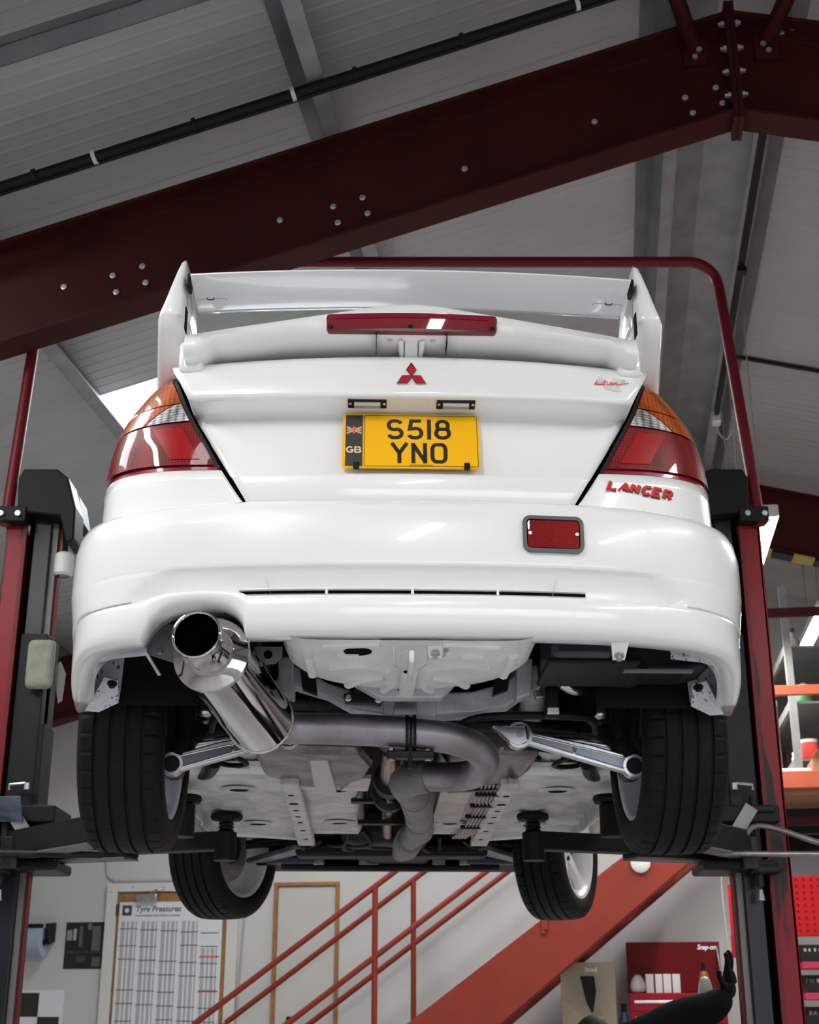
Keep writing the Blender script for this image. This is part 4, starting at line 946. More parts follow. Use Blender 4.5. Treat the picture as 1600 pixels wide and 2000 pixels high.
def wy(x, z): return -.9425 + crown(x) * .6 + max(0, (1.075 - z)) * .15
def wq(a, b, lift): return (a, wy(a, b) - lift, b)
bl_o = rrect(-.207, .207, 1.047, 1.090, .010, 5)
brk = [(p[0], p[1] + .006 * (1 - (p[0] / .207) ** 2)) for p in bl_o]
o = MB(); n = len(brk)
o.add([wq(*p, -.012) for p in brk] + [wq(*p, .006) for p in brk], [(i, (i + 1) % n, n + (i + 1) % n, n + i) for i in range(n)])
# face as strips across so it follows the curve
xsb = zz(-.205, .205, 30)
o.rows([[wq(x, z0 + .006 * (1 - (x / .207) ** 2), .006) for x in xsb] for z0 in (1.048, 1.089)])
bk = o.build('brake_lamp', BRAKE, WG); bk['label'] = 'long red high-level brake lamp'
MB().rows([[wq(x, z0 + .006 * (1 - (x / .207) ** 2), .0068) for x in zz(-.185, .185, 30)] for z0 in (1.076, 1.088)]).build('lamp_top_band', LDRED, bk)
for x, z in ((-.197, 1.058), (.196, 1.058), (-.003, 1.060)): MB().lathe([(0, -.004), (.004, -.004), (.0065, 0)], o=(x, wy(x, z) - .006, z), ax=(0, 1, 0), n=12).build('lamp_screw', BLACK, bk)
# centre pedestal under the lower foil
MB().prism([(-.0165, -.925, 1.052), (.0165, -.925, 1.052), (.0165, -.86, 1.015), (-.0165, -.86, 1.015)], (0, .08, 0)).build('centre_pedestal', WHITE, WG, bevel=.004)
for s in (-1, 1):
    MB().box((s * .086, -.90, 1.036), (.0015, .07, .030)).build('panel_seam', VOID, WG, smooth=False)
    MB().lathe([(0, -.001), (.007, -.001), (.007, .003)], o=(s * .052, -.905, 1.0395), ax=(0, 0, 1), n=14).build('cover_plug', TRIMW, WG)
    MB().prism([(s * .018, -.912, 1.040), (s * .035, -.915, 1.040), (s * .028, -.87, 1.020), (s * .018, -.87, 1.020)], (0, .03, 0)).build('pedestal_web', WHITE, WG, bevel=.004)
# upper blade
rows = []
for i in range(41):
    x = lerp(-.548, .548, i / 40); a_ = .014 * (1 - (x / .55) ** 2)
    rows.append([(x, y + crown(x) * .35, z + a_) for (y, z) in ((-.925, 1.2115), (-.90, 1.2085), (-.85, 1.205), (-.80, 1.203), (-.76, 1.203), (-.735, 1.206), (-.73, 1.210), (-.74, 1.217), (-.80, 1.226), (-.87, 1.222), (-.925, 1.2150), (-.925, 1.2115))])
ub = MB().rows(rows).build('upper_blade', WHITE, WG, auto=50)
for s in (-1, 1):
    # outlined corner panel and small maker mark under the blade
    def wbq(a, b, lift): return (a, b, interp([(-.925, 1.2115), (-.90, 1.2085), (-.85, 1.205), (-.80, 1.203), (-.76, 1.203), (-.735, 1.206)], b - crown(a) * .35) + .014 * (1 - (a / .55) ** 2) - lift)
    MB().stroke([(s * .543, -.742), (s * .543, -.805), (s * .470, -.808), (s * .462, -.745)], .0012, wbq, False, .0006).build('panel_outline', mat('thin_grey_line', (.3, .3, .3), .5), ub, smooth=False)
    MB().stroke([(s * .518, -.812), (s * .515, -.803), (s * .503, -.803), (s * .500, -.812)], .0035, wbq, False, .0010).build('maker_mark', PLATEBLK, ub, smooth=False)
for s, side in SIDES:
    # end plate: lofted in height, (z, x_out, x_in, y_rear, y_front)
    sec = [(.960, .668, .575, -.60, -.45), (1.00, .660, .568, -.66, -.48), (1.03, .652, .560, -.73, -.50), (1.075, .638, .553, -.850, -.53), (1.105, .632, .553, -.905, -.54), (1.118, .628, .558, -.907, -.55), (1.15, .618, .560, -.900, -.57), (1.20, .604, .562, -.890, -.60),
           (1.25, .591, .564, -.875, -.64), (1.28, .583, .566, -.860, -.68), (1.297, .578, .569, -.840, -.72), (1.303, .575, .571, -.82, -.75)]
    rows = []
    for (z, xo, xi_, yr, yf) in sec:
        w = (xo - xi_) / 2; cx = (xo + xi_) / 2; loop = []
        for k in range(24):
            a = 2 * math.pi * k / 24; ca, sa_ = math.cos(a), math.sin(a)
            loop.append((s * (cx + w * math.copysign(abs(ca) ** .45, ca)), (yr + yf) / 2 + (yf - yr) / 2 * math.copysign(abs(sa_) ** .45, sa_), z))
        loop.append(loop[0]); rows.append(loop)
    ep = MB().rows(rows); k = len(ep.v); ep.add([rows[-1][i] for i in range(24)], [tuple(range(24))])
    e_ = ep.build('end_plate', WHITE, WG, auto=60); e_['label'] = side + ' end plate of the rear wing'
    # sunken inner face panel
    pts = [(.5605, -.845, 1.125), (.5615, -.70, 1.118), (.5660, -.72, 1.24), (.5670, -.80, 1.262), (.5655, -.850, 1.23)]
    MB().add([(s * (p[0] - .0015), p[1], p[2]) for p in pts], [tuple(range(5))]).build('inner_recess', WHITE, e_, smooth=False)
    MB().box((s * .555, -.87, 1.212), (.010, .05, .035)).build('blade_bracket', BLACK, e_, bevel=.004)
    MB().box((s * .5515, -.915, 1.085), (.0025, .03, .060), (0, 0, 0)).build('foot_seam', VOID, e_, smooth=False)
    # rounded foot on the boot lid
    MB().box((s * .540, -.782, 1.012), (.062, .18, .085)).build('wing_foot', WHITE, WG, bevel=.014, seg=3)

# ---- body shell forward of the tail
SP_ = [(.19, .842), (.30, .858), (.45, .868), (.60, .872), (.68, .862), (.76, .835), (.85, .815), (.93, .785), (.98, .74), (1.01, .68), (1.035, .56), (1.045, .30), (1.05, 0)]
BELT = [(-.36, 1.0), (1.9, 1.0), (2.2, .955), (2.9, .86), (3.2, .76), (3.36, .66)]
def arch_z(y):
    z = .20
    for yc in (0.0, 2.51):
        d_ = abs(y - yc)
        if d_ < .362: z = max(z, .25 + (.362 ** 2 - d_ ** 2) ** .5 * 1.02)
    return z
ys_ = [round(-.352 + .03 * i, 4) for i in range(125)]
rows = []
for y in ys_:
    if y > 3.38: break
    kz = interp(BELT, y); zl = max(arch_z(y), lerp(.2, .29, sstep(2.85, 3.0, y)))
    bl_ = sstep(-.352, .15, y); nose = 1 - .22 * sstep(2.85, 3.40, y)
    r = []
    for k in range(22):
        t_ = k / 21; zr = lerp(zl, 1.05, t_ ** 1.0); x = interp(SP_, zr)
        if zr > .62: x = lerp(min(interp(WQ, zr), x), x, bl_)
        z = zr if zr <= .62 else .62 + (zr - .62) * (kz - .62) / .38 * (1 if kz > .63 else 1)
        r.append((x * nose, y, z))
    rows.append(r)
for s, side in SIDES:
    MB().rows(mir(rows, s)).build('side_panel', WHITE, CAR, auto=50, solid=.004)
front = [rows[-1]]
MB().add([(p[0], p[1], p[2]) for p in rows[-1]] + [(-p[0], p[1], p[2]) for p in reversed(rows[-1])], [tuple(range(44))]).build('front_panel', WHITE, CAR, smooth=False)
# cabin
CB = [(-.02, 1.03, .70), (.20, 1.16, .665), (.45, 1.28, .63), (.75, 1.375, .59), (1.1, 1.41, .57), (1.45, 1.40, .575), (1.65, 1.345, .60), (1.95, 1.15, .66), (2.2, .985, .71)]
rows = []
for (y, zr, wr) in CB:
    rows.append([(-.755, y, .985), (-wr - .06, y, lerp(.985, zr, .55)), (-wr, y, lerp(.985, zr, .9)), (-wr + .12, y, zr), (0, y, zr + .012), (wr - .12, y, zr), (wr, y, lerp(.985, zr, .9)), (wr + .06, y, lerp(.985, zr, .55)), (.755, y, .985)])
MB().rows(rows).build('cabin_glass', GLASS, CAR, auto=60)
rf = []
for (y, zr, wr) in CB[3:7]: rf.append([(-wr - .004, y, lerp(.985, zr, .9)), (-wr + .12, y, zr + .004), (0, y, zr + .017), (wr - .12, y, zr + .004), (wr + .004, y, lerp(.985, zr, .9))])
MB().rows(rf).build('roof_panel', WHITE, CAR, auto=60)
for s in (-1, 1):
    for a_, b_ in (((.72, -.03, 1.03), (.60, .75, 1.37)), ((.745, 1.05, 1.0), (.585, 1.05, 1.38)), ((.745, 2.2, .985), (.60, 1.62, 1.36))):
        MB().tube([(s * a_[0], a_[1], a_[2]), (s * b_[0], b_[1], b_[2])], .035, 8).build('roof_pillar', WHITE, CAR)
    dh = MB().box((s * .862, .95, .80), (.03, .16, .025)).build('door_handle', WHITE, CAR, bevel=.008)
    MB().box((s * .80, 1.87, .955), (.10, .05, .03)).build('mirror_stalk', WHITE, CAR, bevel=.01)
    MB().box((s * .905, 1.85, .98), (.16, .09, .11)).build('door_mirror', WHITE, CAR, bevel=.03, seg=3)
    MB().box((s * .60, 3.28, .64), (.30, .12, .13)).build('head_lamp', mat('clear_headlamp', (.6, .62, .65), .1, coat=1), CAR, bevel=.03)
MB().box((0, 3.36, .45), (1.5, .22, .28)).build('front_bumper', WHITE, CAR, bevel=.07, seg=4)
# ================================================================== wheels
def make_wheel(front):
    wh = bpy.data.objects.new('wheel', None)
    w = .1135
    half = [(.216, .094), (.224, .104), (.240, .1115), (.262, .1150), (.284, .1135), (.298, .1085), (.307, .1000), (.3125, .090)]
    prof = [(r, -h) for r, h in half]
    tread = [(-.090, 1), (-.068, 1), (-.0675, 0), (-.0585, 0), (-.058, 1), (-.026, 1), (-.0255, 0), (-.0165, 0), (-.016, 1), (.016, 1), (.0165, 0), (.0255, 0), (.026, 1), (.058, 1), (.0585, 0), (.0675, 0), (.068, 1), (.090, 1)]
    for h, up in tread[1:-1]: prof.append(((.317 - .9 * h * h * .55) - (0 if up else .008), h))
    prof += [(r, h) for r, h in reversed(half)]
    nseg = 360
    def mod(i, k):
        if (i in (6, 7, 8) or i in (len(prof) - 7, len(prof) - 8, len(prof) - 9)) and k % 9 == 0: return -.004
        if 11 <= i <= 20 and (k + i * 3) % 24 == 0 and i % 5 not in (0,): return -.002
        return 0
    MB().lathe(prof, ax=(1, 0, 0), n=nseg, mod=mod).build('tyre', RUBBER, wh, auto=35)
    RIMW = mat('white_wheel_paint', (.80, .81, .82), .3, coat=.6)
    RIMB = mat('pale_blue_grey_wheel_barrel', (.62, .66, .72), .35, coat=.3)
    MB().lathe([(.214, -.100), (.226, -.104), (.228, -.096), (.214, -.090), (.205, -.060), (.196, -.02), (.196, .050), (.205, .085), (.216, .094), (.228, .100), (.226, .107), (.212, .103), (.200, .088), (.188, .050), (.188, -.02), (.198, -.062), (.207, -.094)], ax=(1, 0, 0), n=72, close=True).build('rim', RIMB if not front else RIMW, wh, auto=35)
    # spoked centre, outboard is +x
    for k in range(5):
        a = 2 * math.pi * k / 5 + .3
        rad = Vector((0, math.cos(a), math.sin(a))); tan = Vector((0, -math.sin(a), math.cos(a)))
        m = MB(); rr = []
        for (r, xo, wd, th) in ((.045, .052, .030, .030), (.08, .062, .026, .030), (.13, .072, .024, .028), (.17, .080, .030, .026), (.196, .082, .046, .024)):
            c = rad * r
            rr.append([c + tan * wd + Vector((xo - th, 0, 0)), c + tan * wd * .8 + Vector((xo, 0, 0)), c - tan * wd * .8 + Vector((xo, 0, 0)), c - tan * wd + Vector((xo - th, 0, 0)), c + tan * wd + Vector((xo - th, 0, 0))])
        m.rows(rr).build('spoke', RIMW, wh, auto=50)
    MB().lathe([(0, .062), (.030, .062), (.036, .056), (.062, .050), (.066, .02), (.06, .0), (0, 0)], ax=(1, 0, 0), n=30).build('hub', RIMW, wh)
    for k in range(5):
        a = 2 * math.pi * (k + .5) / 5 + .3
        MB().lathe([(0, .062), (.009, .062), (.010, .045), (0, .045)], o=(0, .048 * math.cos(a), .048 * math.sin(a)), ax=(1, 0, 0), n=6).build('wheel_nut', BLACK, wh, smooth=False)
    MB().lathe([(.07, -.03), (.150, -.03), (.150, -.008), (.07, -.008)], ax=(1, 0, 0), n=48, close=True).build('brake_disc', STEEL, wh, auto=30)
    MB().lathe([(0, -.045), (.075, -.04), (.078, .0), (0, .01)], ax=(1, 0, 0), n=24).build('hub_carrier', DARKMET, wh)
    MB().box((-.02, .125, .03), (.07, .06, .13)).build('brake_caliper', BLACKSAT, wh, bevel=.012)
    return wh
for front, y, x, steer in ((False, 0.0, .752, 0.0), (True, 2.51, .755, -25)):
    for s, side in SIDES:
        wh = make_wheel(front); COL.objects.link(wh); wh.parent = CAR
        wh['label'] = ('front ' if front else 'rear ') + side + ' wheel with black tyre'
        wh.location = (s * x, y, .237); wh.rotation_euler = (0, R(0.8 * s) * (0 if s > 0 else 1), R(steer) + (math.pi if s < 0 else 0))

# ================================================================== underside
def ub(nm, a, b, m, bev=.006): return MB().box2(a, b).build(nm, m, CAR, bevel=bev)
ub('underbody_light_block', (-.60, -.72, .455), (.60, 3.25, .60), VOID, 0); ub('side_light_block', (-.76, .38, .455), (.76, 2.12, .60), VOID, 0)  # unseen black blocks added to stop light passing through the body
# arch liners and dark inner sills
for s in (-1, 1):
    for yc in (0.0, 2.51):
        rr = [[(s * x, yc + .372 * math.cos(R(a)), .25 + .372 * math.sin(R(a))) for a in range(0, 181, 12)] for x in (.50, .815)]
        MB().rows(rr).build('arch_liner', BLACK, CAR)
        MB().add([(s * .50, yc + .372 * math.cos(R(a)), .25 + .372 * math.sin(R(a))) for a in range(0, 181, 12)], [tuple(range(16))]).build('arch_inner_wall', VOID, CAR, smooth=False)
    MB().box2((s * .765, .37, .215), (s * .845, 2.14, .46)).build('sill', WHITE, CAR, bevel=.01)
    MB().box2((s * .700, .45, .165), (s * .706, 2.05, .215)).build('sill_seam', PAN, CAR, smooth=False)
    ub('rear_rail', (s * .36, -.88, .34), (s * .43, .42, .455), DARKMET if s < 0 else BLACKSAT)
# spare wheel well: D-shaped tub with pressed ribs
def tub(h, grow):
    pts = []
    for k in range(33):
        a = R(lerp(-8, 188, k / 32)); pts.append(((.296 + grow) * math.cos(a), -.69 + (.295 + grow) * math.sin(a) if math.sin(a) > 0 else -.69 + .26 * math.sin(a), h))
    pts = [((.30 + grow), -.93, h)] + pts + [(-(.30 + grow), -.93, h)]
    return pts
lv = [(.455, .035), (.38, .020), (.33, .006), (.300, -.008), (.285, -.030), (.280, -.055), (.278, -.10)]
rows = [tub(h, g) for h, g in lv]
sw = MB().rows(rows); k = len(sw.v); last = rows[-1]; sw.add(last, [tuple(range(len(last)))])
sw = sw.build('spare_wheel_well', WHITE_UNDER, CAR, auto=50); sw['label'] = 'white rounded spare wheel well under the boot floor'
def rib(pts, r=.012, nm='pressed_rib', fl=.8):
    P = [(p[0], p[1], p[2] * fl) for p in smooth_path([(a, b, 0) for a, b in pts], 5)]
    m = MB().tube([(p[0], p[1], 0) for p in P], r, 8); m.v = [(v[0], v[1], .2785 + v[2] * fl) for v in m.v]
    m.build(nm, WHITE_UNDER, sw)
for s in (-1, 1):
    rib([(s * .24, -.80), (s * .235, -.60)]); rib([(s * .05, -.66), (s * .12, -.70), (s * .19, -.68)]); rib([(s * .06, -.58), (s * .11, -.56), (s * .15, -.49)])
    rib([(s * .07, -.90), (s * .20, -.88)]); rib([(s * .04, -.50), (s * .06, -.44)]); rib([(s * .12, -.80), (s * .17, -.80)], .013)
MB().lathe([(0, -.001), (.032, -.001), (.034, .002), (.034, .004)], o=(-.122, -.83, .277), n=28).build('drain_hole', VOID, sw)
MB().prism([(-.045, -.93, .30), (.045, -.93, .30), (.040, -.80, .245), (.028, -.72, .262), (-.028, -.72, .262), (-.040, -.80, .245)], (0, 0, .05)).build('towing_boss', WHITE_UNDER, sw, bevel=.012, seg=3)
MB().box((0, -.83, .243), (.012, .19, .030)).build('boss_rib', WHITE_UNDER, sw, bevel=.005)
MB().prism([(-.020, -.72, .278), (.020, -.72, .278), (.020, -.42, .278), (-.020, -.42, .278)], (0, 0, -.014)).build('boss_tail', WHITE_UNDER, sw, bevel=.006)
for (x, y) in ((.008, -.735), (-.006, -.70)): MB().lathe([(0, 0), (.008, 0), (.008, .004)], o=(x, y, .2605), n=12).build('boss_hole', VOID, sw)
MB().lathe([(0, -.018), (.007, -.018), (.007, -.008), (.014, -.006), (.014, 0), (0, 0)], o=(.072, -.86, .278), n=10).build('well_bolt', STEEL, sw)
# lip behind the well and cross panel
MB().prism([(-.145, -.43, .305), (-.03, -.43, .297), (-.022, -.43, .282), (.022, -.43, .282), (.03, -.43, .297), (.125, -.43, .300), (.090, -.43, .262), (-.07, -.43, .262)], (0, .05, 0)).build('rear_cross_lip', SUBF, CAR, smooth=False, bevel=.003)
# tow eye and left tail bracket
MB().prism([(-.372, -.70, .322), (-.305, -.70, .322), (-.305, -.70, .300), (-.320, -.70, .282), (-.345, -.70, .280), (-.362, -.70, .296)], (0, .008, 0)).build('tow_eye', mat('grey_bracket', (.22, .23, .24), .5, .3), CAR, smooth=False)
MB().lathe([(0, -.002), (.010, -.002), (.010, 0)], o=(-.338, -.701, .302), ax=(0, 1, 0), n=16).build('tow_eye_hole', VOID, CAR)
MB().prism([(-.70, -.60, .42), (-.56, -.60, .40), (-.56, -.60, .315), (-.575, -.60, .306), (-.665, -.60, .335)], (0, .004, 0)).build('heat_guard', mat('grey_bracket', (.22, .23, .24), .5, .3), CAR, smooth=False)
MB().lathe([(0, -.006), (.006, -.006), (.009, 0)], o=(-.612, -.60, .335), ax=(0, 1, 0), n=12).build('guard_bolt', STEEL, CAR)
MB().beam((-.655, -.62, .345), (-.615, -.56, .285), .010, .004).build('guard_strap', STEEL, CAR, smooth=False)
# charcoal canister and black tray on the right
MB().box2((.345, -.70, .300), (.495, -.45, .42)).build('charcoal_canister', mat('blue_black_canister', (.045, .052, .064), .3, var=.3, vscale=14), CAR, bevel=.016, seg=3)
MB().box2((.335, -.69, .290), (.56, -.44, .304)).build('canister_tray', BLACK, CAR, bevel=.005)
MB().prism([(.505, -.62, .40), (.77, -.60, .40), (.76, -.60, .315), (.70, -.60, .300), (.60, -.60, .300), (.585, -.60, .290), (.50, -.60, .295)], (0, .18, 0)).build('splash_tray', BLACK, CAR, smooth=False, bevel=.01)
MB().tube(smooth_path([(.40, -.56, .36), (.48, -.58, .33), (.53, -.56, .35), (.56, -.5, .42)], 5), .016, 10).build('breather_hose', BLACK, CAR)
MB().box2((.53, -.63, .285), (.70, -.61, .291)).build('tray_edge', mat('grey_bracket', (.22, .23, .24), .5, .3), CAR, smooth=False)

# ---- exhaust
EX = bpy.data.objects.new('exhaust_system', None); link(EX, CAR); EX['label'] = 'polished round silencer with blued steel pipework'
e0 = Vector((-.470, -1.022, .263)); e1 = Vector((-.374, -.400, .205)); ed = (e1 - e0).normalized()
def EP(t_): return e0 + ed * t_
Lx = (e1 - e0).length
MB().lathe([(.047, .07), (.047, .004), (.049, -.001), (.0515, -.003), (.0545, -.001), (.0555, .005), (.0545, .010), (.0545, .105), (.056, .108), (.056, .118), (.052, .12)], o=e0, ax=ed, n=64).build('tail_pipe', CHROME, EX, auto=40)
MB().lathe([(.0475, .02), (.0475, .45), (0, .45)], o=e0, ax=ed, n=40).build('tail_pipe_bore', VOID, EX)
MB().lathe([(.055, .112), (.066, .116), (.078, .122), (.0865, .126), (.0885, .131), (.0885, .137), (.0850, .139)], o=e0, ax=ed, n=64).build('silencer_end_cap', CHROME, EX, auto=40)
MB().lathe([(.0850, .136), (.0850, Lx - .012), (.088, Lx - .010), (.088, Lx - .004), (.084, Lx), (.060, Lx + .006), (.042, Lx + .008)], o=e0, ax=ed, n=64).build('silencer', CHROME, EX, auto=40)
pp = smooth_path([EP(Lx - .02), (-.352, -.345, .200), (-.315, -.312, .205), (-.26, -.300, .207), (-.10, -.300, .203), (.05, -.300, .192), (.13, -.296, .180), (.185, -.270, .166), (.214, -.215, .150), (.216, -.13, .138), (.200, -.05, .134), (.165, .02, .137), (.11, .06, .142), (.05, .08, .146)], 8)
MB().tube(pp, .0415, 26).build('rear_pipe', PIPE, EX)
MB().tube(smooth_path([(.075, .075, .145), (.03, .10, .143), (.010, .15, .140), (.022, .25, .137), (.045, .38, .135)], 8), .047, 24).build('elbow_pipe', PIPEDULL, EX)
for a, b, r_ in (((.043, .36, .135), (.062, .60, .133), .050), ((.062, .60, .133), (.075, .85, .131), .0475), ((.075, .85, .131), (.085, 1.10, .129), .050), ((.085, 1.10, .13), (.06, 1.42, .14), .043), ((.06, 1.42, .14), (.05, 1.75, .15), .055), ((.05, 1.75, .15), (.04, 2.2, .18), .04)):
    MB().tube([a, b], r_, 24).build('centre_pipe', PIPEDULL, EX)
for x in (-.008, .012, .002):
    k = .049 if x != .002 else .043
    MB().tube([(x + .012 - .004, -.300, .195), (x + .012 + .004, -.300, .195)], k, 28).build('pipe_clamp', BLACK, EX)
MB().box((.012, -.315, .155), (.012, .02, .11)).build('hanger_plate', BLACK, EX, bevel=.003)
MB().box2((-.05, -.325, .126), (.075, -.285, .146)).build('flange_plate', DARKMET, EX, bevel=.004)
for x in (-.035, .06): MB().lathe([(0, -.012), (.009, -.012), (.009, .02), (0, .02)], o=(x, -.305, .135), n=6).build('flange_bolt', STEEL, EX, smooth=False)

# ---- propeller shaft
PSH = bpy.data.objects.new('propeller_shaft', None); link(PSH, CAR)
MB().tube([(-.026, .10, .235), (-.026, .62, .225)], .036, 24).build('shaft_tube', mat('bronze_shaft', (.55, .48, .42), .22, 1.0, var=.3, vscale=6), PSH)
MB().lathe([(0, 0), (.055, 0), (.058, .02), (.045, .03), (.05, .05), (.058, .07), (.052, .09), (.03, .10)], o=(-.026, .58, .225), ax=(0, 1, 0), n=28).build('shaft_joint', DARKMET, PSH)
MB().lathe([(.035, 0), (.058, .01), (.062, .04), (.055, .07), (.035, .08)], o=(-.026, .86, .222), ax=(0, 1, 0), n=28).build('centre_bearing', BLACKSAT, PSH)
MB().tube([(-.026, .66, .225), (-.020, 1.9, .225)], .028, 20).build('front_shaft', mat('bronze_shaft', (.55, .48, .42), .22, 1.0), PSH)
MB().beam((-.16, .93, .205), (.12, .93, .205), .05, .012).build('bearing_bracket', BLACKSAT, PSH, smooth=False)
MB().beam((-.14, 1.35, .19), (.14, 1.35, .19), .05, .016).build('tunnel_brace', BLACKSAT, PSH, smooth=False)

# ---- rear subframe, differential, suspension
SF = bpy.data.objects.new('rear_subframe', None); link(SF, CAR); SF['label'] = 'pale grey rear subframe crossmember'
up_ = [(-.33, .395), (-.27, .372), (-.21, .338), (-.14, .315), (-.05, .310), (.09, .312), (.18, .316), (.25, .335), (.31, .370), (.36, .395)]
lo_ = [(.37, .33), (.33, .315), (.275, .275), (.19, .256), (.09, .250), (-.045, .250), (-.14, .266), (-.21, .305), (-.28, .325), (-.34, .345)]
MB().prism([(p[0], -.275, p[1]) for p in up_ + lo_], (0, .09, 0)).build('crossmember', SUBF, SF, smooth=False, bevel=.008, seg=3)
MB().prism([(-.028, -.282, .292), (.028, -.282, .292), (.034, -.282, .246), (-.034, -.282, .246)], (.012, .02, 0)).build('centre_gusset', STEEL, SF, smooth=False, bevel=.003)
MB().prism([(-.06, -.280, .303), (.085, -.280, .303), (.085, -.280, .246), (-.06, -.280, .246)], (0, .06, 0)).build('centre_box', SUBF, SF, smooth=False, bevel=.004)
for s in (-1, 1):
    MB().prism([(s * .245, -.30, .385), (s * .285, -.30, .385), (s * .275, -.30, .315), (s * .235, -.30, .300)], (0, .03, 0)).build('window_plate', BLACK, SF, smooth=False)
    MB().prism([(s * .300, -.31, .400), (s * .345, -.31, .400), (s * .335, -.31, .300), (s * .295, -.31, .285)], (0, .06, 0)).build('gusset', SUBF, SF, smooth=False, bevel=.006)
    MB().prism([(s * .345, -.30, .315), (s * .368, -.30, .312), (s * .372, -.30, .296), (s * .350, -.30, .292)], (0, .03, 0)).build('mount_tab', STEEL, SF, smooth=False, bevel=.003)
    MB().tube(smooth_path([(s * .30, -.24, .36), (s * .36, -.10, .35), (s * .38, .10, .34), (s * .40, .30, .36)], 5), .035, 12).build('side_member', SUBF, SF)
    # aluminium arm bracket
    MB().prism([(s * .240, -.165, .246), (s * .338, -.165, .246), (s * .342, -.165, .205), (s * .315, -.165, .190), (s * .290, -.165, .200)], (0, .03, 0)).build('arm_bracket', ALU, SF, smooth=False, bevel=.005)
MB().lathe([(0, -.15), (.06, -.15), (.095, -.10), (.11, 0), (.10, .09), (.05, .15), (0, .16)], o=(0, -.02, .30), ax=(0, 1, 0), n=28).build('differential', DARKMET, SF)
# differential mount with three bolts, left of centre
dmn = MB().prism([(-.165, -.335, .292), (-.140, -.335, .300), (-.125, -.335, .318), (-.105, -.335, .318), (-.090, -.335, .300), (-.062, -.335, .288), (-.065, -.335, .266), (-.09, -.335, .270), (-.13, -.335, .270), (-.16, -.335, .272)], (0, .04, 0)).build('differential_mount', BLACK, SF, smooth=False, bevel=.004)
for (x, z) in ((-.152, .282), (-.113, .312), (-.072, .278)): MB().lathe([(0, -.008), (.006, -.008), (.006, -.002), (.010, 0), (.010, .004)], o=(x, -.336, z), ax=(0, 1, 0), n=14).build('mount_bolt', STEEL, dmn)
for (x, z) in ((-.128, .300), (-.096, .300)): MB().lathe([(0, -.006), (.007, -.006), (.008, 0)], o=(x, -.336, z), ax=(0, 1, 0), n=12).build('mount_boss', DARKMET, dmn)
for s, side in SIDES:
    SU = bpy.data.objects.new('rear_suspension', None); link(SU, CAR); SU['label'] = side + ' rear suspension arms and damper'
    A = Vector((s * .318, -.135, .222)); Bv = Vector((s * .634, -.125, .140)); d_ = (Bv - A).normalized(); n_ = Vector((-d_.z * s, 0, d_.x * s)); n_ = Vector((0, 0, 1)) - d_ * d_.z; n_.normalize()
    def arm_poly(t0, h0, t1, h1): return [A + d_ * t0 - n_ * h0, A + d_ * t1 - n_ * h1, A + d_ * t1 + n_ * h1, A + d_ * t0 + n_ * h0]
    LA = (Bv - A).length
    am = MB().prism([p + Vector((0, -.016, 0)) for p in [A - n_ * .016, A + d_ * LA * .5 - n_ * .021, Bv - n_ * .024, Bv + n_ * .024, A + d_ * LA * .6 + n_ * .027, A + n_ * .016]], (0, .032, 0)).build('lower_arm', ALU, SU, smooth=False, bevel=.004)
    for t0, t1, h in ((.09, .46, .010), (.51, .90, .014)):
        P0, P1 = A + d_ * LA * t0, A + d_ * LA * t1
        loop = []
        for k in range(9): a = R(lerp(90, 270, k / 8)); loop.append(P0 + d_ * (h * math.cos(a)) + n_ * (h * .8 * math.sin(a)))
        for k in range(9): a = R(lerp(-90, 90, k / 8)); loop.append(P1 + d_ * (h * math.cos(a)) + n_ * (h * 1.1 * math.sin(a)))
        MB().add([p + Vector((0, -.0168, 0)) for p in loop], [tuple(range(18))]).build('arm_recess', mat('shadow_grey_alloy', (.20, .21, .25), .3, 1.0), am, smooth=False)  # flat patch on the arm; the hollow's shade is in its colour
        MB().tube([p + Vector((0, -.017, 0)) for p in loop + [loop[0]]], .0024, 6, False).build('arm_rim', ALU, am)
    MB().lathe([(.020, -.022), (.036, -.022), (.036, .022), (.020, .022)], o=A, ax=(0, 1, 0), n=30, close=True).build('inner_bush_ring', ALU, am, auto=30)
    MB().lathe([(.010, -.024), (.028, -.024), (.028, .024), (.010, .024)], o=A, ax=(0, 1, 0), n=28, close=True).build('purple_bush', mat('purple_bush', (.09, .07, .16), .4), am, auto=30)
    MB().lathe([(0, -.030), (.011, -.030), (.011, -.024), (.016, -.023), (.016, .0), (0, 0)], o=A, ax=(0, 1, 0), n=6).build('pivot_bolt', STEEL, am, smooth=False)
    MB().lathe([(.018, -.020), (.031, -.020), (.031, .020), (.018, .020)], o=Bv, ax=(0, 1, 0), n=28, close=True).build('outer_bush_ring', ALU, am, auto=30)
    MB().lathe([(0, -.026), (.020, -.026), (.024, -.018), (.024, .02), (0, .02)], o=Bv, ax=(0, 1, 0), n=20).build('outer_joint', BLACK, am)
    # damper
    MB().tube([(s * .618, -.085, .47), (s * .600, -.10, .20)], .026, 20).build('damper', BLACKSAT, SU)
    MB().tube([(s * .600, -.10, .215), (s * .625, -.115, .160)], [.030, .034], 16).build('damper_fork', BLACKSAT, SU)
    for k in range(7):
        z0 = .36 + k * .018
        MB().tube([(s * .616 + .048 * math.cos(a), -.09 + .048 * math.sin(a), z0 + .018 * a / 6.283) for a in [6.283 * j / 20 for j in range(21)]], .006, 6).build('coil_spring', BLACKSAT, SU)
    # upper arm, toe link, drive shaft, roll bar ends
    MB().tube(smooth_path([(s * .375, -.18, .388), (s * .43, -.185, .365), (s * .47, -.18, .345), (s * .515, -.16, .350), (s * .66, -.05, .375)], 6), [.017] * 25, 14).build('upper_arm', ALU, SU)
    MB().tube([(s * .33, .10, .245), (s * .66, .10, .205)], .013, 12).build('toe_link', BLACKSAT, SU)
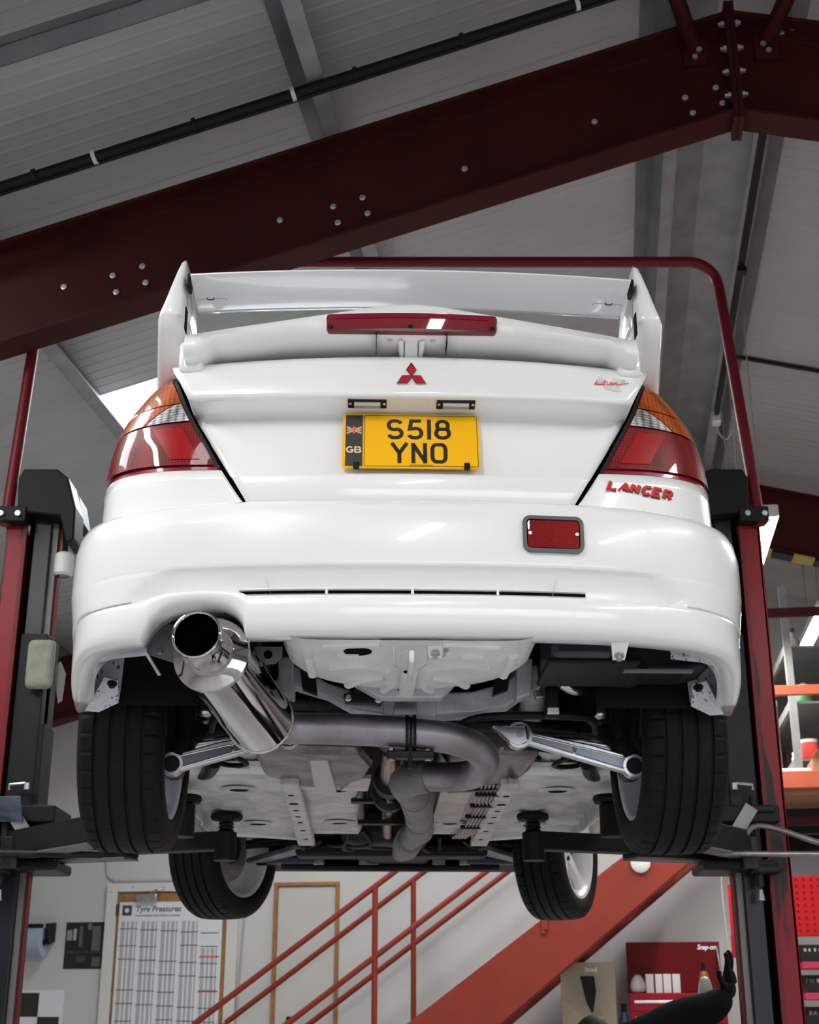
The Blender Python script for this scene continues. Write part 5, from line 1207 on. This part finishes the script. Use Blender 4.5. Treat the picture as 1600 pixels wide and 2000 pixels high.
    MB().tube([(s * .36, -.02, .235), (s * .50, -.05, .225), (s * .64, -.05, .200)], .012, 12).build('track_rod', ALU, SU)
    MB().tube([(s * .10, 0, .295), (s * .70, 0, .24)], .022, 16).build('drive_shaft', DARKMET, SU)
    MB().lathe([(.02, 0), (.046, .01), (.040, .03), (.046, .04), (.036, .06), (.042, .07), (.026, .10)], o=(s * .66, 0, .243), ax=(-s, 0, .09), n=24).build('shaft_boot', BLACK, SU)
    MB().tube(smooth_path([(s * .11, -.255, .200), (s * .15, -.275, .225), (s * .20, -.29, .240), (s * .28, -.30, .244), (s * .40, -.30, .244), (s * .50, -.26, .245), (s * .53, -.16, .23)], 6), .011, 12).build('roll_bar', BLACK, SU)
    MB().box((s * .388, -.335, .272), (.040, .03, .085), (0, R(2 * s), 0)).build('drop_link', BLACKSAT, SU, bevel=.008)
    MB().box((s * .388, -.352, .247), (.034, .006, .020)).build('link_stamp', STEEL, SU, bevel=.003)
    MB().box((s * .655, .01, .24), (.06, .16, .22)).build('knuckle', DARKMET, SU, bevel=.02)
    MB().tube([(s * .70, -.20, .40), (s * .66, -.17, .31), (s * .655, -.14, .22)], .008, 8).build('brake_hose', BLACK, SU)
    MB().tube(smooth_path([(s * .55, .15, .20), (s * .60, .40, .21), (s * .66, .55, .24)], 5), .022, 12).build('trailing_arm', BLACKSAT, SU)
    MB().box((s * .56, -.02, .31), (.05, .12, .05)).build('arm_boss', ALU, SU, bevel=.015)

# forward links of the subframe, seen between pipe and floor
for s in (-1, 1):
    MB().tube(smooth_path([(s * .40, .30, .30), (s * .47, .38, .26), (s * .52, .44, .24)], 4), .020, 10).build('subframe_mount', SUBF, SF)
    MB().prism([(s * .43, .30, .27), (s * .50, .30, .27), (s * .53, .44, .225), (s * .45, .44, .225)], (0, 0, .05)).build('mount_plate', WHITE_UNDER, SF, smooth=False, bevel=.008)
    MB().lathe([(0, -.012), (.022, -.012), (.026, 0), (0, .004)], o=(s * .49, .40, .232), n=14).build('mount_bolt', STEEL, SF)
    MB().tube(smooth_path([(s * .45, .22, .29), (s * .52, .18, .24), (s * .47, .30, .22), (s * .55, .36, .23), (s * .60, .30, .26)], 5), .008, 8).build('brake_pipe', BLACK, SF)
# ---- fuel tank, shields, floor
ub('rear_floor', (-.62, -.75, .452), (.62, .45, .458), DARKMET, 0)
MB().prism([(-.44, .05, .225), (-.40, -.02, .215), (-.30, .0, .20), (-.12, .03, .20), (-.085, .22, .195), (-.13, .53, .185), (-.31, .54, .185), (-.42, .36, .19)], (0, 0, .16)).build('fuel_tank', SHIELD, CAR, smooth=False, bevel=.02, seg=3)
MB().prism([(-.27, .10, .190), (-.215, .10, .190), (-.20, .56, .176), (-.27, .56, .176)], (0, 0, .02)).build('tank_strap', mat('pale_strap', (.55, .53, .50), .4, .5), CAR, smooth=False, bevel=.004)
MB().prism([(-.14, .40, .19), (-.19, .55, .178), (-.10, .55, .178), (-.09, .40, .19)], (0, 0, .02)).build('tank_shield', mat('pale_shield', (.60, .57, .53), .35, .7, var=.3, vscale=14), CAR, smooth=False, bevel=.003)
MB().prism([(.13, .12, .205), (.29, .06, .21), (.41, .13, .22), (.40, .30, .20), (.36, .50, .19), (.17, .55, .187)], (0, 0, .16)).build('heat_shield', SHIELD, CAR, smooth=False, bevel=.02, seg=3)
MB().beam((.155, .56, .184), (.365, .51, .184), .03, .012).build('shield_edge', DARKMET, CAR, smooth=False)
MB().add([(.33, .30, .180), (.352, .34, .180), (.362, .50, .182), (.345, .48, .182)], [(0, 1, 2, 3)]).build('shield_tag', CARD, CAR, smooth=False, solid=.003)
for s, side in SIDES:
    fp = bpy.data.objects.new('floor_pan', None); link(fp, CAR); fp['label'] = side + ' dusty white floor pan with ribs and drain holes'
    def fz(x, y):
        z = .205
        for yc in (.62, 1.42): z -= .012 * math.exp(-((y - yc) / .05) ** 2)
        z += .010 * math.exp(-((y - 1.02) / .16) ** 2) + .006 * math.sin(x * 60) * math.exp(-((y - 1.0) / .25) ** 2)
        z += .10 * sstep(.14, .105, abs(x))            # up into the tunnel
        z += .035 * sstep(.45, .36, y)
        z += .03 * sstep(1.78, 1.98, y)
        return z
    MB().grid(lambda a, b: (s * lerp(.105, .70, a), lerp(.36, 1.98, b), fz(lerp(.105, .70, a), lerp(.36, 1.98, b))), 48, 64).build('pan_sheet', PAN, fp, auto=60)
    MB().prism([(s * .315, .40, .20), (s * .372, .40, .20), (s * .392, 1.92, .20), (s * .322, 1.92, .20)], (0, 0, -.028)).build('chassis_rail', PAN, fp, smooth=False, bevel=.006)
    for y in (.60, .78, .93, 1.08, 1.23, 1.45, 1.7): MB().lathe([(0, -.001), (.010 if y != .78 else .016, -.001), (.010 if y != .78 else .016, .002)], o=(s * .35, y, .1715), n=14).build('rail_hole', VOID, fp)
    for (x, y, r_) in ((.52, .62, .03), (.52, 1.42, .03), (.20, .63, .03), (.21, 1.40, .028)):
        m = MB().lathe([(0, -.0015), (r_, -.0015), (r_ * 1.05, .002)], o=(0, 0, 0), n=20); m.v = [(v[0] + s * x, v[1] * .8 + y, v[2] + fz(x, y) - .001) for v in m.v]; m.build('drain_plug', VOID, fp)
        m = MB().lathe([(r_ * 1.2, .003), (r_ * 1.5, -.004), (r_ * 2.0, -.004), (r_ * 2.3, .003)], n=20); m.v = [(v[0] + s * x, v[1] * .8 + y, v[2] + fz(x, y)) for v in m.v]; m.build('plug_ring', PAN, fp)
    MB().prism([(s * .695, .40, .205), (s * .765, .40, .230), (s * .765, 2.05, .225), (s * .695, 2.05, .205)], (0, 0, .05)).build('outer_pan', PAN, fp, smooth=False, bevel=.004)
    for y in (.72, .88, 1.3, 1.5): MB().beam((s * .72, y, .212), (s * .76, y + .16, .224), .014, .01).build('outer_swage', WHITE_UNDER, fp, smooth=False)
    MB().prism([(s * .33, 1.93, .19), (s * .66, 1.86, .205), (s * .70, 1.98, .215), (s * .33, 2.02, .215)], (0, 0, .06)).build('toe_board', WHITE_UNDER, fp, smooth=False, bevel=.01)
    MB().box((s * .46, .42, .235), (.44, .07, .05)).build('pan_lip', WHITE_UNDER, fp, bevel=.02)
# tunnel
MB().rows([[(x, y, z) for (x, z) in ((-.115, .25), (-.10, .34), (-.05, .37), (.05, .37), (.10, .34), (.115, .25))] for y in (-.05, 2.1)]).build('tunnel', DARKMET, CAR)
MB().box2((.13, .60, .180), (.24, 1.25, .20)).build('tunnel_shield', mat('pale_shield', (.60, .57, .53), .35, .7, var=.3, vscale=14), CAR, bevel=.006)
for k in range(5):
    x = .262 + k * .0125
    MB().tube([(x, .48, .186), (x - .004, .75, .180), (x + .012, .88, .180), (x + .004, 1.5, .180), (x - .02, 1.8, .19)], .0042, 8).build('brake_line', mat('plated_line', (.6, .58, .55), .3, .9), CAR)
for y in (.60, .84, 1.10, 1.38): MB().box((.288, y, .178), (.080, .02, .014)).build('line_clip', BLACK, CAR, bevel=.003)
# front end from below: crossmember, sump, arms, undertray
ub('front_crossmember', (-.42, 2.22, .165), (.42, 2.36, .23), BLACKSAT, .02)
ub('sump', (-.12, 2.30, .17), (.18, 2.72, .30), DARKMET, .03)
ub('gearbox', (-.22, 1.98, .19), (.16, 2.30, .36), DARKMET, .05)
ub('engine_block', (-.45, 2.40, .24), (.45, 2.95, .60), VOID, .03)
ub('undertray', (-.62, 2.62, .170), (.62, 2.90, .180), BLACK, .004); MB().prism([(-.62, 2.90, .172), (.62, 2.90, .172), (.62, 3.30, .30), (-.62, 3.30, .30)], (0, 0, .01)).build('air_dam', BLACK, CAR, smooth=False)
MB().tube(smooth_path([(-.50, 2.60, .165), (-.25, 2.58, .158), (0, 2.58, .156), (.25, 2.58, .158), (.50, 2.60, .165)], 5), .018, 10).build('front_lower_bar', BLACK, CAR)
for s in (-1, 1):
    MB().prism([(s * .36, 2.16, .20), (s * .62, 2.46, .165), (s * .66, 2.54, .165), (s * .56, 2.54, .175), (s * .34, 2.36, .20)], (0, 0, .025)).build('front_lower_arm', mat('scuffed_alloy', (.40, .40, .42), .4, .8, var=.4, vscale=18), CAR, smooth=False, bevel=.006)
    MB().tube([(s * .20, 2.66, .30), (s * .66, 2.53, .25)], .02, 12).build('front_drive_shaft', DARKMET, CAR)
    MB().tube([(s * .25, 2.20, .26), (s * .62, 2.40, .25)], .011, 10).build('steering_rod', BLACKSAT, CAR)
    MB().tube([(s * .60, 2.50, .30), (s * .57, 2.52, .58)], .03, 14).build('front_strut', BLACKSAT, CAR)
    MB().tube(smooth_path([(s * .30, 2.05, .21), (s * .36, 2.12, .19), (s * .42, 2.06, .20), (s * .38, 2.18, .19)], 5), .008, 8).build('loose_hose', BLACK, CAR)
    MB().box((s * .46, 2.60, .185), (.22, .10, .03)).build('tray_bracket', mat('blue_grey_tray', (.06, .075, .10), .4), CAR, bevel=.006)
for (x, w_) in ((-.33, .05), (-.10, .09), (.22, .06), (.34, .05)): MB().box((x, 2.57, .178), (w_, .02, .025)).build('tray_clip', STEEL if w_ < .06 else GALVL, CAR, bevel=.003)
for k in range(7):
    random.seed(k + 3); x = random.uniform(-.35, .35); y = random.uniform(1.9, 2.2)
    MB().tube(smooth_path([(x, y, .24), (x + random.uniform(-.1, .1), y + .08, .19), (x + random.uniform(-.12, .12), y + .16, .20), (x + random.uniform(-.1, .1), y + .25, .24)], 5), .010, 8).build('coolant_hose', BLACK if k % 2 else DARKMET, CAR)
# ================================================================== THE LIFT
LX, LY = -0.11, 5.5
LF = thing('vehicle_lift', 'red and black two-post vehicle lift with an overhead hoop, carrying the car', 'vehicle lift', (LX, LY, 0))
for s, side in SIDES:
    xi, xo = 1.478, 1.562
    cm = MB()
    cm.box2((s * xi, -.10, 0), (s * xo, -.085, 3.02)); cm.box2((s * (xo - .012), -.10, 0), (s * xo, .16, 3.02)); cm.box2((s * xi, .145, 0), (s * xo, .16, 3.02))
    co = cm.build('column', REDLIFT, LF, smooth=False, bevel=.003, seg=1); co['label'] = side + ' red column with black grease runs'
    MB().box2((s * (xi - .004), -.112, 0), (s * (xi + .012), -.098, 3.02)).build('column_edge', REDTUBE, co, smooth=False)
    MB().box2((s * 1.30, -.25, 0), (s * 1.78, .30, .02)).build('base_plate', REDTUBE, co, smooth=False, bevel=.004)
    # black inner mast and carriage
    ma = MB().box2((s * 1.384, -.07, 0.02), (s * 1.456, .10, 3.05)).build('mast', BLUEBLACK, LF, smooth=False, bevel=.004)
    MB().box2((s * 1.360, -.05, .02), (s * 1.383, .02, 3.02)).build('mast_edge', mat('worn_grey_rail', (.16, .155, .15), .5, .3), ma, smooth=False)
    MB().box2((s * 1.352, -.03, .02), (s * 1.3595, .02, 3.02)).build('far_flange', REDTUBE, ma, smooth=False)
    MB().box2((s * 1.456, -.04, .02), (s * 1.482, .12, 3.02)).build('slide_gap', VOID, ma, smooth=False)
    cg = MB().box2((s * 1.352, -.085, 1.78), (s * 1.465, .11, 2.50)).build('carriage', BLACKSAT, LF, smooth=False, bevel=.006); cg['label'] = side + ' black carriage'
    MB().box2((s * 1.33, -.10, 1.78), (s * 1.352, .06, 2.13)).build('carriage_cheek', BLACK, cg, smooth=False, bevel=.004)
    # arm yoke with wedge plates
    yk = MB().box2((s * 1.24, -.17, 1.735), (s * 1.52, .10, 1.80)).build('arm_yoke', BLACK, LF, smooth=False, bevel=.006)
    MB().box2((s * 1.22, -.16, 1.56), (s * 1.50, .10, 1.60)).build('yoke_plate', BLACKSAT, yk, smooth=False, bevel=.012)
    for k in range(2): MB().box2((s * 1.40, -.185, 1.545 + k * .225), (s * 1.505, -.10, 1.575 + k * .225)).build('yoke_ear', BLACKSAT, yk, smooth=False, bevel=.010)
    MB().cyl((s * 1.43, -.14, 1.50), (s * 1.43, -.14, 1.84), .016, n=14).build('pivot_pin', DARKMET, yk)
    MB().tube([(s * 1.43, -.145, 1.86), (s * 1.43, -.145, 1.88), (s * 1.37, -.15, 1.885)], .007, 8).build('lock_handle', STEEL, yk)
    MB().tube([(s * 1.36, -.16, 1.86), (s * 1.36, -.16, 1.885)], .010, 8).build('lock_nut', BOLTM, yk)
    MB().tube([(s * 1.43, -.14, 1.49), (s * 1.43, -.14, 1.45)], [.008, .013], 8).build('pin_tip', BOLTM, yk)
    # bent-plate guard
    MB().beam((s * 1.41, -.19, 1.79), (s * 1.34, -.19, 1.69), .05, .008, (0, 1, 0)).build('guard_strip', GALVL, yk, smooth=False)
    MB().box2((s * 1.36, -.195, 1.56), (s * 1.42, -.13, 1.68)).build('gear_block', DARKMET, yk, smooth=False, bevel=.004)
    # swing arms: rear one to behind the rear wheel line, front one under the door sill
    def armp(y0, x1, y1, zpad, nm):
        P0 = Vector((s * 1.40, y0, 1.66)); P1 = Vector((x1 - LX, y1, 1.64)); d_ = (P1 - P0).normalized()
        a_ = MB().beam(P0, P0.lerp(P1, .55), .10, .09).build('swing_arm', BLACKSAT, LF, smooth=False, bevel=.006); a_['label'] = side + ' ' + nm + ' swing arm'
        MB().beam(P0.lerp(P1, .45), P1, .075, .065).build('arm_extension', BLACK, a_, smooth=False, bevel=.005)
        MB().beam(P0 + Vector((0, 0, -.05)), P0.lerp(P1, .55) + Vector((0, 0, -.05)), .09, .008).build('arm_wear_plate', mat('worn_grey_rail', (.16, .155, .15), .5, .3), a_, smooth=False)
        MB().cyl(P1 + Vector((0, 0, -.07)), P1 + Vector((0, 0, .03)), .040, n=20).build('pad_socket', BLACK, a_)
        for k in range(5): MB().lathe([(.024, 0), (.030, .006), (.024, .012)], o=P1 + Vector((0, 0, .03 + k * .0125)) if zpad > .03 + k * .0125 + .02 else P1 + Vector((0, 0, .03)), n=18).build('screw_thread', DARKMET, a_)
        MB().cyl(P1 + Vector((0, 0, .02)), P1 + Vector((0, 0, zpad - .02)), .025, n=14).build('pad_screw', DARKMET, a_)
        MB().lathe([(0, zpad - .024), (.055, zpad - .022), (.060, zpad - .010), (.056, zpad - .0), (0, zpad - .0)], o=P1, n=24).build('rubber_pad', RUBBER, a_)
    cx = CAR_P[0]
    armp(-.10, s * .685 + cx - .02, -1.03, .060, 'rear'); armp(.06, (.50 if s > 0 else -.62) + cx - .03, -.37, .097, 'front')
    # tube toe guard round the arm root
    if s > 0: tg = [(1.36, -.20, 1.66), (1.40, -.22, 1.71), (1.47, -.24, 1.705), (1.60, -.27, 1.655), (1.705, -.30, 1.620), (1.725, -.30, 1.605), (1.69, -.32, 1.598), (1.50, -.33, 1.598), (1.32, -.33, 1.60), (1.24, -.30, 1.605)]
    else: tg = [(-1.80, -.20, 1.69), (-1.60, -.22, 1.695), (-1.47, -.24, 1.69), (-1.42, -.25, 1.66), (-1.42, -.26, 1.62), (-1.62, -.30, 1.635), (-1.80, -.32, 1.64)]
    if s > 0: MB().tube(smooth_path(tg, 4), .011, 12).build('toe_guard', mat('bare_steel_tube', (.30, .29, .27), .35, .9, var=.3, vscale=30), yk)
    else:
        MB().tube(smooth_path(tg[:5], 4), .010, 10).build('toe_guard', DARKMET, yk)
        MB().tube(smooth_path([(-1.82, -.30, 1.625), (-1.5, -.32, 1.605), (-1.2, -.33, 1.60), (-1.02, -.30, 1.60)], 5), .014, 10).build('toe_guard', DARKMET, yk)
        MB().box((-1.405, -.235, 1.775), (.115, .006, .105), (R(35), 0, R(-4))).build('steel_flap', mat('blue_steel_sheet', (.22, .26, .34), .25, .8, var=.4, vscale=12), yk, smooth=False, bevel=.003)
    # head cover
    hc = MB().prism([(s * 1.51, 0, 3.00), (s * 1.52, 0, 3.15), (s * 1.50, 0, 3.19), (s * 1.36, 0, 3.19), (s * 1.31, 0, 3.15), (s * 1.27, 0, 3.02), (s * 1.265, 0, 2.88), (s * 1.295, 0, 2.86), (s * 1.33, 0, 2.98)], (0, -.16, 0)).build('head_cover', BLACK, LF, smooth=False, bevel=.008)
    MB().prism([(s * 1.505, .16, 3.00), (s * 1.515, .16, 3.14), (s * 1.49, .16, 3.17), (s * 1.36, .16, 3.18), (s * 1.30, .16, 3.13), (s * 1.27, .16, 3.00)], (0, -.17, 0)).build('head_cover_back', BLACK, hc, smooth=False, bevel=.008)
    MB().box2((s * 1.47, -.17, 2.955), (s * 1.59, -.10, 3.02)).build('hoop_clamp', BLACK, LF, smooth=False, bevel=.004)
    for x in (1.50, 1.57): MB().lathe([(0, -.012), (.012, -.012), (.012, 0), (0, 0)], o=(s * x, -.17, 2.985), ax=(0, 1, 0), n=8).build('clamp_bolt', STEEL, LF, smooth=False)
MB().lathe([(.03, 0), (.04, .01), (.04, .09), (.03, .10)], o=(-1.33, -.03, 2.76), n=18).build('limit_switch', TRIMW, LF)
MB().tube([(-1.33, -.03, 2.86), (-1.335, -.03, 2.98)], .012, 8).build('switch_cable', BLACK, LF)
MB().box((-1.36, -.13, 2.36), (.11, .05, .20)).build('foam_pad', GREENPAD, LF, bevel=.035, seg=4)
MB().prism([(-1.31, -.10, 2.36), (-1.29, -.10, 2.38), (-1.265, -.10, 2.33), (-1.27, -.10, 2.22), (-1.285, -.10, 2.21), (-1.30, -.10, 2.28)], (0, .01, 0)).build('pad_flap', mat('worn_grey_rail', (.16, .155, .15), .5, .3), LF, smooth=False)
# hoop: up both columns and across
hp = []
for s in (-1, 1):
    tx = 1.502 if s > 0 else 1.54
    q = [(s * 1.560, -.13, 2.95), (s * lerp(1.56, tx, .3), -.10, 3.3), (s * lerp(1.56, tx, .75), -.06, 3.8), (s * tx, -.03, 4.12)] + [(s * (tx - .13 + .13 * math.cos(R(a))), -.02, 4.13 + .13 * math.sin(R(a))) for a in range(10, 91, 10)]
    hp.append(q)
MB().tube(hp[0] + list(reversed(hp[1])), .0245, 16).build('overhead_hoop', REDTUBE, LF)

# ================================================================== person working at the right column
PE = thing('person', 'person in black work clothes crouching by the right column, one gloved hand raised to it', 'person', (.80, 6.1, 0), 0)
def skin_mesh(name, pts, edges, m, parent, root=0, sub=2):
    me = bpy.data.meshes.new(name); me.from_pydata([p[:3] for p in pts], edges, []); me.update()
    o = bpy.data.objects.new(name, me); link(o, parent); me.materials.append(m)
    sk = o.modifiers.new('skin', 'SKIN'); sk.use_smooth_shade = True
    for i, p in enumerate(pts):
        v = me.skin_vertices[0].data[i]; r = p[3]; v.radius = (r, r) if not isinstance(r, tuple) else r; v.use_root = (i == root)
    q = o.modifiers.new('subdivision', 'SUBSURF'); q.levels = sub; q.render_levels = sub
    return o
bpts = [(.02, .05, .42, .150), (.02, .02, .62, .150), (.00, -.04, .80, .165), (-.02, -.09, .90, .10), (-.04, -.13, .95, .055),            # pelvis..neck base, neck
        (.17, -.04, .96, .098), (.30, -.02, 1.030, .092), (.40, -.01, 1.060, .084), (.47, .0, 1.085, .070), (.540, .02, 1.145, .046),               # right arm: shoulder, upper arm, elbow, forearm, wrist
        (-.20, -.08, .86, .075), (-.26, -.22, .66, .058), (-.16, -.38, .55, .046),                                                             # left arm
        (.12, .06, .40, .105), (.22, -.30, .50, .080), (.20, -.12, .10, .055), (.21, -.28, .05, .048),                                         # right leg
        (-.10, .06, .40, .105), (-.16, -.30, .48, .080), (-.14, -.10, .10, .055), (-.15, -.26, .05, .048)]
bed = [(0, 1), (1, 2), (2, 3), (3, 4), (2, 5), (5, 6), (6, 7), (7, 8), (8, 9), (2, 10), (10, 11), (11, 12), (0, 13), (13, 14), (14, 15), (15, 16), (0, 17), (17, 18), (18, 19), (19, 20)]
skin_mesh('body', bpts, bed, CLOTHBLK, PE)
# gloved hand, flat against the column, fingers up
hpts = [(.520, .02, 1.115, .046), (.540, .02, 1.160, (.044, .034)), (.545, .02, 1.210, (.046, .032))]
hed = [(0, 1), (1, 2)]
for k, (dx, dy, ln) in enumerate(((-.022, -.030, .075), (-.004, -.012, .088), (.004, .010, .083), (.004, .030, .066))):
    b0 = len(hpts); x, y, z = .548 + dx * .9, .02 + dy, 1.235
    hpts += [(x, y, z, .0135), (x + .006, y + dy * .1, z + ln * .40, .0130), (x + .004, y + dy * .15, z + ln * .70, .0120), (x - .006, y + dy * .15, z + ln * .88, .0105)]
    hed += [(2, b0), (b0, b0 + 1), (b0 + 1, b0 + 2), (b0 + 2, b0 + 3)]
b0 = len(hpts); hpts += [(.505, -.020, 1.175, .012), (.488, -.045, 1.200, .0115), (.482, -.058, 1.230, .0100)]; hed += [(1, b0), (b0, b0 + 1), (b0 + 1, b0 + 2)]
skin_mesh('gloved_hand', hpts, hed, GLOVE, PE, 0, 2)
hpts = [(-.155, -.39, .545, .036), (-.145, -.43, .53, (.036, .022)), (-.14, -.47, .52, (.042, .020))]; hed = [(0, 1), (1, 2)]
for k in range(4):
    b0 = len(hpts); x = -.17 + k * .02
    hpts += [(x, -.49, .515, .0105), (x, -.53, .505, .010), (x, -.555, .485, .009)]; hed += [(2, b0), (b0, b0 + 1), (b0 + 1, b0 + 2)]
b0 = len(hpts); hpts += [(-.105, -.45, .53, .012), (-.085, -.48, .52, .011)]; hed += [(1, b0), (b0, b0 + 1)]
skin_mesh('gloved_hand', hpts, hed, GLOVE, PE, 0, 2)
# bowed head with face, ears and short hair
hd = MB().lathe([(0, -.115), (.035, -.110), (.058, -.085), (.066, -.04), (.074, 0), (.078, .04), (.070, .085), (.042, .115), (0, .124)], n=24)
hc_ = Vector((-.07, -.20, .925)); Rm = Matrix.Rotation(R(62), 3, 'X')
hd.v = [tuple(hc_ + Rm @ Vector((v[0] * .95, v[1] * 1.18, v[2]))) for v in hd.v]
hd.build('head', SKIN, PE, sub=1)
def hp_(a, b, c): return hc_ + Rm @ Vector((a, b, c))
for s in (-1, 1):
    MB().lathe([(0, -.009), (.009, -.006), (.011, 0), (.009, .006), (0, .009)], o=hp_(s * .028, -.083, .0), ax=(0, 0, 1), n=12).build('eye', PAPERW, PE)
    MB().lathe([(0, -.02), (.012, -.012), (.016, 0), (.012, .014), (0, .02)], o=hp_(s * .076, .01, -.005), n=10).build('ear', SKIN, PE)
MB().tube([hp_(0, -.088, .012), hp_(0, -.108, -.028), hp_(0, -.090, -.036)], [.008, .013, .009], 10).build('nose', SKIN, PE)
MB().tube([hp_(-.022, -.080, -.062), hp_(0, -.086, -.062), hp_(.022, -.080, -.062)], .005, 8).build('mouth', mat('lip', (.45, .2, .17), .5), PE)
hr = MB().lathe([(.079, -.005), (.084, .03), (.078, .085), (.048, .122), (0, .132)], n=24); hr.v = [tuple(hc_ + Rm @ Vector((v[0] * .98, v[1] * 1.2 + .012, v[2]))) for v in hr.v]
hr.build('hair', mat('dark_hair', (.02, .015, .012), .7), PE, sub=1)
t = thing('white_rag', 'white cloth tucked beside the black gloved hand at the column', 'cloth', (1.255, 6.2, 1.07), 0)
MB().lathe([(0, 0), (.026, 0), (.036, .03), (.034, .075), (.028, .11), (.020, .135), (0, .14)], n=14).build('cloth', TRIMW, t, sub=1)
